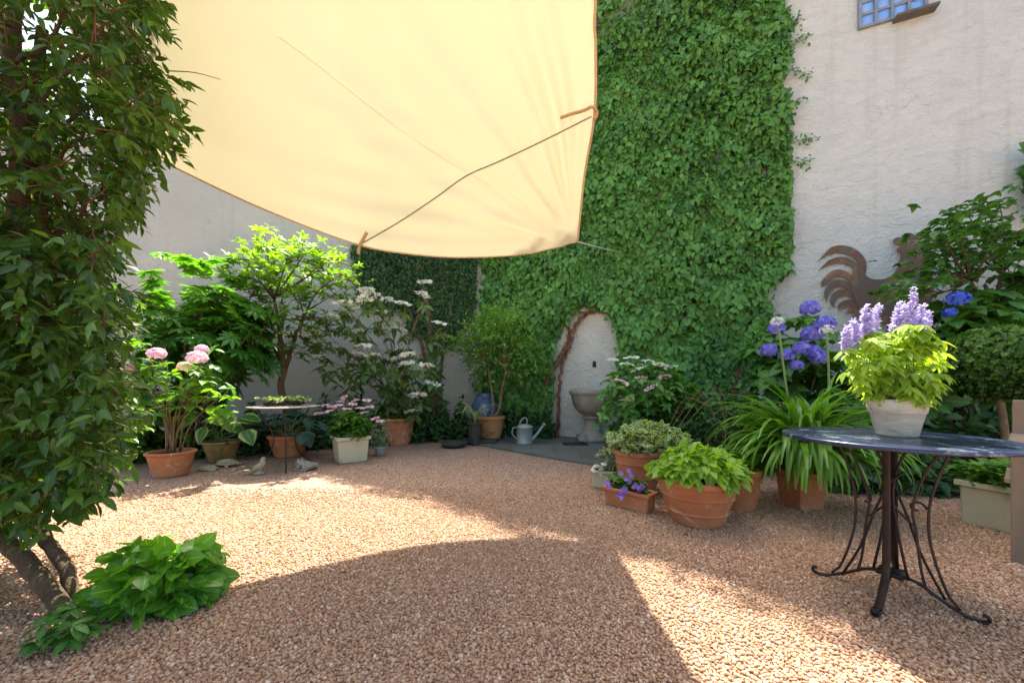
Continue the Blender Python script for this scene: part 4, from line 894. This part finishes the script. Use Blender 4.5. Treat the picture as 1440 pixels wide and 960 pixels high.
def bigpot(name, label, b, r0, r1, h, m, bands): t = thing(name, label, 'potted plant', b); pot(t, b, r0, r1, h, m, bands, .045, 56); return t
b = np.array([1.345, 2.80, 0]); t = bigpot('potted_plant', 'largest banded terracotta pot full of lime green leaves at the group front', b, .17, .265, .335, M['terra'], (.34, .72))
n = 330; th = R.rand(n)*6.283; rr = np.sqrt(R.rand(n)); P = b+np.stack([rr*np.cos(th)*.30, rr*np.sin(th)*.28, .36+.15*(1-rr**2)+R.uniform(-.03, .03, n)], -1); lf = MB()
d = np.stack([np.cos(th), np.sin(th), 0*th-.35], -1); lf.inst(WIDE, P, d+rnd(n, .35), UP+d*.45+rnd(n, .25), R.uniform(.07, .115, n), np.clip(.55+R.randn(n)*.22, 0, 1), .95); lf.inst(WIDE, P+UP*.015, rnd(n)+np.array([0, -.3, .1]), UP+rnd(n, .3), R.uniform(.05, .08, n), np.clip(.7+R.randn(n)*.2, 0, 1), .95); lf.build('foliage', M['lime'], t)
st = MB(); stems(st, b+UP*.30, P[:40], .003, .12, .2, 4); st.build('stems', M['stem'], t)
b = np.array([1.16, 3.55, 0]); t = bigpot('potted_plant', 'tall terracotta pot with white edged trailing leaves behind the flower boxes', b, .155, .205, .40, M['terra'], (.45, .8))
n = 420; th = R.rand(n)*6.283; rr = np.sqrt(R.rand(n)); P = b+np.stack([.10+rr*np.cos(th)*.38, rr*np.sin(th)*.26, .42+.14*(1-rr**2)+R.uniform(-.06, .09, n)], -1); lf = MB(); rosettes(lf, OVL, P, UP+rnd(n, .6), 5, .045, .2, R.rand(n), 1.3); lf.build('foliage', M['varieg'], t)
st = MB(); stems(st, b+UP*.36, P[:40], .003, .1, .2, 4)
for (x0, y0, xm, ym, x1, y1) in [(945, 600, 985, 550, 1010, 600), (950, 605, 1000, 545, 1025, 610), (940, 600, 965, 560, 1005, 575), (960, 600, 1015, 552, 1020, 640)]: st.tube(smooth_path([at(x0, y0, 3.5), at(xm, ym, 3.4), at(x1, y1, 3.3)], 8), .0025, 5)
st.build('stems', M['twig'], t)
b = np.array([1.83, 3.13, 0]); t = bigpot('potted_plant', 'plain terracotta pot half hidden behind the largest banded pot', b, .13, .17, .33, M['terra'], ())
n = 130; P = b+np.stack([R.uniform(-.2, .2, n), R.uniform(-.17, .17, n), R.uniform(.33, .47, n)], -1); lf = MB(); rosettes(lf, OV, P, UP+rnd(n, .3), 4, .07, .1, R.uniform(.2, .8, n), 1.2, .2); lf.build('foliage', M['hyd'], t)
b = gr(846, 690); b[1] += .16; b[0] += .10; t = thing('flower_trough', 'small stone coloured trough of white flowers and silver leaves', 'planter', b); planter(t, b, .28, .22, .17, -.35, M['cream'], .96, .02)
n = 620; P, A, ci = clumped(n, b+np.array([.08, .0, .26]), (.19, .13, .13), 16, .7, .3); lf = MB(); rosettes(lf, LANL, P, UP+rnd(n, .5), 5, .026, .4, R.rand(n), 1.2); lf.build('foliage', M['grey'], t)
st = MB(); stems(st, b+UP*.15, P[:50], .002, .08, .2, 3); st.build('stems', M['stem'], t)
for (x, y) in [(840, 655), (846, 660), (836, 662), (850, 652), (844, 667)]: lacecap(t, at(x, y, b[1]-.1), .016, M['p_white'], n=6, fs=.045, core=8)
fl = MB(); k = R.choice(n, 120, False); fl.inst(STAR, P[k]+UP*.02, rnd(120), UP+rnd(120, .4), .014, .8); fl.build('small_flowers', M['p_white'], t)['kind'] = 'stuff'
e0 = np.array([.76, 3.20, 0]); e1_ = np.array([1.03, 2.93, 0]); rz = math.atan2(e1_[1]-e0[1], e1_[0]-e0[0]); c = (e0+e1_)/2+np.array([.055, .055, 0])
t = thing('flower_trough', 'low rectangular terracotta box of purple bellflowers on the gravel', 'planter', c); planter(t, c, .38, .145, .15, rz, M['terra'], .96, .022)
n = 90; uu_ = R.uniform(-.16, .16, n); P = c+np.stack([uu_*math.cos(rz), uu_*math.sin(rz), R.uniform(.15, .22, n)], -1)+rnd(n, .02); lf = MB(); rosettes(lf, OVL, P, UP+rnd(n, .5), 5, .035, .2, R.rand(n), 1.3); lf.build('foliage', M['hyd_dark'], t)
for k, (x, y) in enumerate([(855, 680), (878, 690), (880, 673), (903, 685), (870, 695), (893, 680), (884, 668)]):
    mb = MB(); p_ = at(x, y, c[1]-.08-.03*k*.3); q = p_+rnd(5, .014); mb.inst(STAR, q, rnd(5), np.array([0, -.6, .8])+rnd(5, .3), .042, R.uniform(0, 1, 5)); mb.build('flower', M['p_purple'], t)
b = np.array([1.42, 5.1, 0]); t = thing('round_pot', 'dark brown bulbous pot tucked beside the tall terracotta pot', 'pot', b); mb = MB(); mb.lathe([(.001, 0), (.10, 0), (.17, .08), (.20, .18), (.17, .28), (.12, .33), (.14, .35), (.12, .35), (.10, .30)], b, 36); mb.build('pot', stonemat('brown_glaze', (.09, .05, .035), (.14, .09, .06), None, 6, .5), t)

# agapanthus
b = np.array([2.36, 3.14, 0]); t = thing('potted_agapanthus', 'agapanthus with long arching strap leaves in a square terracotta pot', 'potted plant', b)
planter(t, b, .25, .25, .30, .15, M['terra'], .85, .04)
n = 300; th = R.rand(n)*6.283; B = b+np.stack([R.uniform(-.10, .10, n), R.uniform(-.10, .10, n), np.full(n, .30)], -1); mb = MB()
for k in range(n):
    inner = R.rand(); ribbons(mb, [B[k]], [np.array([math.cos(th[k]), math.sin(th[k]), 0])], [R.uniform(.55, 1.05)], R.uniform(.016, .027), 1.5+1.9*inner, .25+.55*R.rand(), 11, 1.5-.35*inner)
for k in range(95):
    a_ = R.uniform(-3.3, .2); ribbons(mb, [b+np.array([R.uniform(-.08, .08), -.09, .31])], [np.array([math.cos(a_), math.sin(a_), 0])], [R.uniform(.55, .92)], R.uniform(.016, .026), 2.4, .35+.5*R.rand(), 11, .95)
mb.build('foliage', M['agap'], t)
mb = MB()
for (x0, y0, x1, y1) in [(1108, 560, 1095, 462), (1163, 570, 1163, 468)]: mb.tube(smooth_path([b+np.array([0, 0, .3]), at(x0, y0, 3.2), at(x1, y1, 3.2)], 6), .009, 7, v=.9)
mb.build('flower_stalk', M['stem'], t)
for (x, y, r, mm) in [(1093, 452, .05, 'p_white'), (1163, 464, .055, 'p_white')]: mophead(t, at(x, y, 3.2), r, M[mm], 'flower_head', 50, .022)

# blue hydrangeas against the house wall
t, P, A = shrub('blue_hydrangea', 'tall violet blue hydrangea against the plaster wall behind the agapanthus', 'shrub', (3.3, 4.35, 0), (3.3, 4.4, 1.15), (.60, .4, .62), 150, WIDE, .17, M['hyd_dark'], 4, .1, .5, 18, .85, .2, 16, .01, 'twig', top=.2)
for (x, y, r) in [(1139, 434, .075), (1160, 456, .075), (1141, 470, .08), (1092, 462, .065), (1081, 493, .065), (1126, 490, .06), (1141, 494, .065), (1152, 503, .065), (1107, 500, .055), (1120, 514, .05)]: mophead(t, at(x, y, 3.85+R.uniform(-.1, .1)), r*1.15, M['p_blue'], n=150, fs=.036, flat=.95)
t, P, A = shrub('blue_hydrangea', 'deep blue hydrangea behind the clipped ball tree', 'shrub', (4.75, 4.1, 0), (4.72, 4.05, 1.15), (.62, .42, .78), 170, WIDE, .19, M['hyd_dark'], 4, .1, .45, 20, .85, .2, 16, .01, 'twig', top=.2)
for (x, y, r) in [(1346, 421, .085), (1331, 505, .07), (1326, 518, .06), (1260, 470, .06), (1362, 475, .05), (1335, 440, .045)]: mophead(t, at(x, y, 3.75), r*1.1, M['p_deep'] if x != 1260 else M['p_blue'], n=100, fs=.038)
shrub('vine_shrub', 'dark broad leaved vine climbing the plaster at the right edge', 'shrub', (5.9, 4.0, 0), (5.6, 4.15, 1.3), (.75, .35, 1.3), 260, WIDE, .17, M['hyd_dark'], 4, .1, .45, 26, 1.05, .25, 18, .012, 'twig', top=.2)
shrub('hydrangea_bush', 'low dark leafy bush between the agapanthus and the ball tree', 'shrub', (3.75, 4.0, 0), (3.75, 4.0, .6), (.65, .4, .55), 190, WIDE, .13, M['hyd_dark'], 4, .15, .35, 18, 1, .2, 14, .01, 'twig')

# ------------------------------------------------------------------ rusty metal rooster
t = thing('metal_rooster', 'rusty sheet metal rooster silhouette mounted on the plaster wall', 'wall ornament', onR(1225, 445))
rn = [0]
def plate(mb, poly, off=None):
    rn[0] += 1; o = (.02+.0025*rn[0]) if off is None else off; P = [onR(x, y, o+.008) for x, y in poly]; Q = [onR(x, y, o) for x, y in poly]; n = len(poly)
    mb.add(P+Q, [tuple(range(n)), tuple(range(2*n-1, n-1, -1))]+[(i, i+n, (i+1) % n+n, (i+1) % n) for i in range(n)])
def crescent(mb, pts, w):
    Q = smooth_path(np.array([(x, y, 0) for x, y in pts]), 7)[:, :2]; T_ = nrm(np.gradient(Q, axis=0)); Nn_ = np.stack([-T_[:, 1], T_[:, 0]], -1); s = np.linspace(0, 1, len(Q)); ww = w*(.55+.45*np.sin(np.pi*np.clip(s*1.1, 0, 1)))*np.clip((1-s)*5, .12, 1)
    plate(mb, [tuple(q) for q in Q+Nn_*ww[:, None]/2]+[tuple(q) for q in (Q-Nn_*ww[:, None]/2)[::-1]])
mb = MB()
for pts, w in (([(1208, 402), (1212, 372), (1196, 355), (1172, 352), (1149, 368)], 12), ([(1204, 405), (1202, 378), (1187, 367), (1168, 369), (1150, 381)], 9), ([(1203, 408), (1192, 390), (1174, 385), (1158, 398), (1155, 404)], 10), ([(1202, 414), (1188, 401), (1172, 400), (1162, 412), (1161, 426)], 10), ([(1206, 424), (1192, 413), (1177, 413), (1170, 424), (1172, 434)], 9), ([(1208, 430), (1194, 426), (1182, 430), (1178, 437)], 9), ([(1212, 436), (1200, 434), (1188, 441)], 8), ([(1216, 440), (1204, 440), (1198, 449)], 8)): crescent(mb, pts, w)
mb.build('tail', M['rust'], t, smooth=False)
mb = MB(); body = [(1200, 372), (1207, 372), (1212, 383), (1219, 391), (1230, 394), (1242, 393), (1252, 388), (1259, 379), (1263, 366), (1265, 352), (1272, 344), (1284, 341), (1296, 345), (1303, 354), (1301, 366), (1306, 385), (1310, 405), (1306, 425), (1294, 442), (1275, 452), (1250, 456), (1228, 452), (1214, 443), (1204, 430), (1197, 414), (1195, 398)]
P = smooth_path(np.array([(x, y, 0) for x, y in body+[body[0]]]), 4)[:-1, :2]; plate(mb, [tuple(q) for q in P]); plate(mb, [(1300, 352), (1316, 358), (1300, 364)])
mb.build('body', M['rust'], t, smooth=False)
mb = MB()
for (x, y, a_, b_, rt) in [(1263, 341, 10, 5.5, .1), (1277, 335, 8, 5, .3), (1291, 334, 8, 5.5, -.2), (1264, 352, 7, 4, -.4)]:
    plate(mb, [(x+a_*math.cos(q)*math.cos(rt)-b_*math.sin(q)*math.sin(rt), y+a_*math.cos(q)*math.sin(rt)+b_*math.sin(q)*math.cos(rt)) for q in np.linspace(0, 6.283, 19)[:-1]])
mb.build('comb', M['rust'], t, smooth=False)
mb = MB(); plate(mb, [(1303+5*math.cos(q), 374+8*math.sin(q)) for q in np.linspace(0, 6.283, 19)[:-1]]); mb.build('wattle', M['rust'], t, smooth=False)
for dx in (0, 22): mb = MB(); plate(mb, [(1244+dx, 452), (1250+dx, 452), (1248+dx, 482), (1256+dx, 486), (1236+dx, 487), (1243+dx, 481)]); mb.build('leg', M['rust'], t, smooth=False)

# ------------------------------------------------------------------ small tree in front of the wall
b = np.array([5.25, 4.35, 0]); t = thing('garden_tree', 'small spreading tree with dark forked trunk before the plaster wall', 'tree', b)
mb = MB(); f0 = at(1393, 450, 4.25); Q = smooth_path([b, at(1396, 500, 4.3), f0], 6); mb.tube(Q, np.linspace(.045, .032, len(Q)), 8); TT = []
hb = [at(1385, 400, 4.2), at(1408, 385, 4.2), at(1365, 395, 4.1), at(1425, 405, 4.2)]
for h_ in hb: Q = smooth_path([f0, (f0+h_)/2+rnd(1, .03)[0], h_], 5); mb.tube(Q, np.linspace(.024, .015, len(Q)), 6)
for (x, y) in [(1335, 352), (1335, 332), (1342, 312), (1360, 300), (1385, 290), (1405, 283), (1425, 300), (1435, 330), (1340, 350), (1350, 335), (1375, 325), (1400, 330), (1300, 375), (1320, 375), (1345, 365), (1290, 395), (1380, 350), (1415, 345), (1400, 365), (1435, 365), (1275, 405), (1310, 400), (1325, 330), (1460, 340), (1480, 300), (1360, 380), (1262, 408), (1345, 320)]:
    e = at(x, y, 4.15+R.uniform(-.35, .3)); h_ = min(hb, key=lambda q: np.linalg.norm(q-e)); Q = smooth_path([h_, (h_+e)/2+rnd(1, .05)[0], e], 5); mb.tube(Q, np.linspace(.012, .004, len(Q)), 5)
    for q in range(17): TT.append(e+rnd(1, .13)[0]*np.array([1.3, 1.2, .5]))
mb.build('trunk', M['bark'], t); TT = np.array(TT); lf = MB(); rosettes(lf, HEART, TT, UP+rnd(len(TT), .3), 5, .066, .02, np.clip(.5+R.randn(len(TT))*.2, 0, 1), .85, .12); lf.build('crown', M['tree'], t)
# shoots entering at the right edge
t = thing('wall_creeper', 'leafy creeper shoots at the top right edge of the plaster', 'creeper', onR(1445, 240)); mb = MB(); P = np.array([onR(R.uniform(1428, 1500), R.uniform(215, 300), R.uniform(.05, .3)) for k in range(90)]); rosettes(mb, IVY, P, WN+UP*.3+rnd(90, .4), 3, .10, .1, .45); mb.build('foliage', M['tree'], t)
mb = MB(); mb.tube([onR(1500, 330, .08), onR(1470, 270, .08), onR(1438, 235, .08)], .008, 5); mb.build('stem', M['twig'], t)

# ------------------------------------------------------------------ ball topiary
b = np.array([4.15, 3.22, 0]); t = thing('ball_topiary', 'clipped ball of box on a bare pale trunk near the bench', 'topiary', b); cc = at(1404, 510, 3.2)
mb = MB(); Q = smooth_path([b, b+np.array([.0, 0, .4]), cc-UP*.2, cc], 6); mb.tube(Q, np.linspace(.028, .022, len(Q)), 8)
for k in range(26): d = nrm(rnd(1))[0]; mb.tube([cc-UP*.1, cc+d*.18], [.01, .004], 4)
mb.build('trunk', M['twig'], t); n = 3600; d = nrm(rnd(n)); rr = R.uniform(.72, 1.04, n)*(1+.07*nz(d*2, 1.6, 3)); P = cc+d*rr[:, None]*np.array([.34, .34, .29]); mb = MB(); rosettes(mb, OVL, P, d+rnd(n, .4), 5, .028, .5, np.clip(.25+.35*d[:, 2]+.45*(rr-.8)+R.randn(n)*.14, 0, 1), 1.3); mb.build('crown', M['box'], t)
# cream planter below it
b = np.array([3.41, 2.70, 0]); t = thing('potted_herb', 'cream box planter of bright green herbs beside the bench', 'potted plant', b); planter(t, b, .28, .28, .31, .35, M['cream'], .93, .035)
n = 170; P = b+np.stack([R.uniform(-.16, .16, n), R.uniform(-.15, .15, n), R.uniform(.31, .44, n)], -1); lf = MB(); rosettes(lf, OV, P, UP+rnd(n, .3), 5, .05, .2, R.uniform(.2, .9, n), 1.4, .05); lf.build('foliage', M['hyd'], t); st = MB(); stems(st, b+UP*.28, P[:30], .003, .1, .2, 4); st.build('stems', M['stem'], t)

# ------------------------------------------------------------------ wooden bench entering at the right
p0 = np.array([2.795, 2.16, 0]); uu_ = np.array([.60, -.80, 0]); ww_ = np.array([.80, .60, 0]); rz = math.atan2(uu_[1], uu_[0]); t = thing('wooden_bench', 'weathered wooden bench cut off by the right edge', 'bench', p0)
for a_, c_, h in ((.03, .03, .66), (1.17, .03, .66), (.03, .50, .90), (1.17, .50, .90)): mb = MB(); mb.box(p0+uu_*a_+ww_*c_+UP*h/2, (.055, .055, h), rz, bev=.004); mb.build('leg', M['wood'], t, smooth=False)
mb = MB()
for k in range(4): mb.box(p0+uu_*.6+ww_*(.06+k*.125)+UP*.455, (1.24, .105, .028), rz, bev=.004)
mb.build('seat', M['wood'], t, smooth=False); mb = MB()
for k in range(3): mb.box(p0+uu_*.6+ww_*.535+UP*(.58+k*.12), (1.20, .02, .08), rz, bev=.004)
mb.build('backrest', M['wood'], t, smooth=False)
for a_ in (.03, 1.17): mb = MB(); mb.box(p0+uu_*a_+ww_*.24+UP*.675, (.075, .56, .03), rz, bev=.008); mb.build('armrest', M['wood'], t, smooth=False)

# ------------------------------------------------------------------ bistro table on the right
tc = np.array([1.78, 1.81, 0]); t = thing('bistro_table', 'round dark blue metal table on a scrolled wrought iron base', 'table', tc); H = .75
mb = MB(); mb.lathe([(.001, H-.004), (.400, H-.004), (.412, H-.016), (.418, H-.012), (.418, H+.002), (.410, H+.005), (.395, H+.003), (.001, H+.003)], tc, 96); mb.build('table_top', M['top'], t)
an = [math.atan2(-.17, -.234), math.atan2(.21, -.18), math.atan2(-.21, .177), math.atan2(.17, .23)]
D4 = [np.array([math.cos(q), math.sin(q), 0]) for q in an]
def rz_(d, r, z, s=0.0): return tc+d*r+np.array([-d[1], d[0], 0])*s+UP*z
for d in D4:
    mb = MB(); Q = smooth_path([rz_(d, .03, .115), rz_(d, .09, .10), rz_(d, .16, .055), rz_(d, .23, .018), rz_(d, .275, .012), rz_(d, .292, .022), rz_(d, .290, .040), rz_(d, .275, .040)], 7); mb.tube(Q, .0135, 8, flat=(1, .5)); mb.build('foot', M['iron'], t)
for d, mm in ((D4[0], 'ironred'), (D4[3], 'iron')):
    mb = MB(); Q = smooth_path([rz_(d, .085, H-.01), rz_(d, .082, .62), rz_(d, .078, .40), rz_(d, .08, .22), rz_(d, .10, .13), rz_(d, .16, .07), rz_(d, .245, .025)], 7); mb.tube(Q, .0205, 8, flat=(1, .35)); mb.build('upright', M[mm], t)
for d in (D4[1], D4[2]):
    for s, pts in ((.0, [(.215, .035), (.175, .10), (.130, .28), (.125, .45), (.16, .62), (.20, H-.01)]), (.0, [(.115, .085), (.10, .16), (.085, .32), (.075, .45), (.12, .62), (.185, H-.01)]), (.03, [(.17, .05), (.10, .22), (.05, .40), (.0, .54), (-.05, .60)]), (-.02, [(.06, .11), (.03, .30), (.01, .50), (.04, .66), (.09, H-.01)])):
        mb = MB(); mb.tube(smooth_path([rz_(d, r, z, s) for r, z in pts], 7), .0056, 7); mb.build('rod', M['ironred'] if s == 0 else M['iron'], t)
    mb = MB(); ph = np.linspace(0, 5.2, 22); rr = .032*(1-ph/7); mb.tube(np.array([rz_(d, .085+q*math.cos(p), .44+q*math.sin(p)) for q, p in zip(rr, ph)]), .005, 6); mb.build('scroll', M['iron'], t)
for sg in (1, -1):
    mb = MB(); d = D4[0]; s_ = np.array([-d[1], d[0], 0]); mb.tube([tc+s_*.075*sg+UP*.36+d*.012*sg, tc-s_*.075*sg+UP*.54+d*.012*sg], .011, 6, flat=(1, .4)); mb.build('brace', M['iron'], t)
mb = MB(); mb.box(tc+UP*.118, (.09, .09, .02), .6, bev=.004); mb.build('hub', M['iron'], t)
# salvia in a lime-crusted pot
b = np.array([1.85, 1.85, H+.003]); t = thing('potted_salvia', 'lilac flowered salvia with glowing lime leaves in a whitish clay pot', 'potted plant', b)
mb = MB(); mb.lathe([(.001, 0), (.072, 0), (.076, .006), (.098, .108), (.101, .110), (.104, .114), (.112, .170), (.110, .176), (.101, .176), (.096, .16)], b, 56, wob=.004); mb.build('pot', M['limepot'], t); s = MB(); s.disc(b+UP*.16, .095, 28); s.build('soil', M['soil'], t, smooth=False)
tips = [at(x, y, b[1]+R.uniform(-.09, .09)) for x, y in [(1200, 500), (1215, 480), (1225, 470), (1240, 478), (1250, 490), (1265, 475), (1280, 465), (1295, 472), (1305, 485), (1315, 500), (1212, 515), (1235, 505), (1255, 510), (1275, 500), (1292, 505), (1308, 520), (1205, 530), (1225, 535), (1245, 530), (1265, 530), (1285, 535), (1300, 540), (1230, 490), (1286, 490)]]
tips = np.array(tips); st = MB(); stems(st, b+UP*.15, tips, .004, .07, .2, 5, .7); lf = MB()
tips = np.concatenate([tips, b+np.stack([R.uniform(-.13, .13, 16), R.uniform(-.12, .08, 16), R.uniform(.20, .27, 16)], -1)])
P = np.repeat(tips, 7, 0)+rnd(7*len(tips), .024); P[:, 2] = np.maximum(P[:, 2], b[2]+.17); A = nrm((P-b-UP*.1)*np.array([1, 1, .5])+UP*.3); rosettes(lf, OV, P, A, 5, .058, .15, np.clip(.6+R.randn(len(P))*.2, 0, 1), .8, .7); lf.build('foliage', M['salvia'], t)
for k, (x0, y0, x1, y1) in enumerate([(1215, 470, 1217, 432), (1228, 465, 1236, 428), (1205, 480, 1200, 452), (1190, 490, 1190, 462), (1258, 465, 1266, 425), (1282, 460, 1285, 408), (1292, 465, 1298, 430), (1300, 470, 1305, 440), (1273, 470, 1272, 430), (1222, 470, 1225, 440)]):
    a0 = at(x0, y0, b[1]+.02*math.sin(k*2)); a1 = at(x1, y1, b[1]+.03*math.sin(k*2)); st.tube([b+UP*.2, a0, a1], [.003, .003, .0015], 4, v=.8)
    nw = 14; mb = MB(); L1 = np.linspace(0, 1, nw)
    for q in L1:
        kk = 12; ph = R.rand(kk)*6.28; c_ = a0+(a1-a0)*np.clip(q+R.uniform(-.05, .05), 0, 1.04)+rnd(kk, .004); rad_ = np.stack([np.cos(ph), np.sin(ph), .35+R.randn(kk)*.5], -1); mb.inst(TINY, c_+(a1-a0)*R.uniform(-.05, .05, (kk, 1)), rad_, UP+rnd(kk, .4), .030*(1-.5*q), np.clip(.5+R.randn(kk)*.3, 0, 1), 1.1)
    mb.build('flower_spike', M['p_lil'], t)
st.build('stems', M['stem'], t)

# a few dropped leaves and petals on the gravel
mb = MB(); pts = []
for (cx, cy, rr_, n_) in [(-1.5, 1.9, .7, 40), (-3.2, 3.8, .8, 45), (1.3, 2.9, .8, 45), (2.4, 2.6, .7, 35), (-1.5, 5.2, 1.0, 30), (0, 3.0, 2.2, 45), (3.0, 3.0, .8, 30)]:
    pts.append(np.stack([cx+R.randn(n_)*rr_*.6, cy+R.randn(n_)*rr_*.5, np.full(n_, .012)], -1))
P = np.concatenate(pts); P = P[P[:, 1] > 1.2]; m = len(P); mb.inst(OVL, P, rnd(m)*np.array([1, 1, .15]), UP+rnd(m, .35), R.uniform(.012, .035, m), R.rand(m), 1.1)
tag(mb.build('fallen_leaves', leafmat('dry_leaf', (.16, .10, .035), (.36, .30, .09), .7, .2, vein=0)), 'small dry fallen leaves scattered over the gravel', 'fallen leaves', kind='stuff')

# ------------------------------------------------------------------ light, sky, camera
w = bpy.data.worlds.new('World'); SC.world = w; w.use_nodes = True; nt = w.node_tree; bg = nt.nodes['Background']
sk = nt.nodes.new('ShaderNodeTexSky'); sk.sky_type = 'NISHITA'; sk.sun_disc = False; sk.sun_elevation = math.atan(1/C_SUN); sk.sun_rotation = 0.0
sk.air_density = 1.0; sk.dust_density = 4.0; sk.ozone_density = 1.0; nt.links.new(sk.outputs[0], bg.inputs[0]); bg.inputs[1].default_value = .15
ld = bpy.data.lights.new('sun', 'SUN'); ld.energy = 4.9; ld.angle = math.radians(.53); ld.color = (1, .975, .95); lo = bpy.data.objects.new('sun', ld); COL.objects.link(lo)
lo.rotation_euler = Vector((0, -C_SUN, -1)).to_track_quat('-Z', 'Y').to_euler(); lo.location = (0, 20, 30)
cd = bpy.data.cameras.new('camera'); cam = bpy.data.objects.new('camera', cd); COL.objects.link(cam); SC.camera = cam
cd.sensor_width = 36; cd.lens = F/1440*36; cd.shift_y = 60/1440; cd.clip_start = .05; cd.clip_end = 500; cam.location = (0, 0, 1); cam.rotation_euler = (math.pi/2, 0, 0)
vs = SC.view_settings; vs.view_transform = 'Standard'; vs.look = 'None'; vs.gamma = 1; vs.exposure = 1.7; vs.use_curve_mapping = False
vs.use_white_balance = True; vs.white_balance_temperature = 7150; vs.white_balance_tint = 0
SC.cycles.max_bounces = 8; SC.cycles.diffuse_bounces = 5; SC.cycles.transmission_bounces = 4; SC.cycles.use_denoising = True
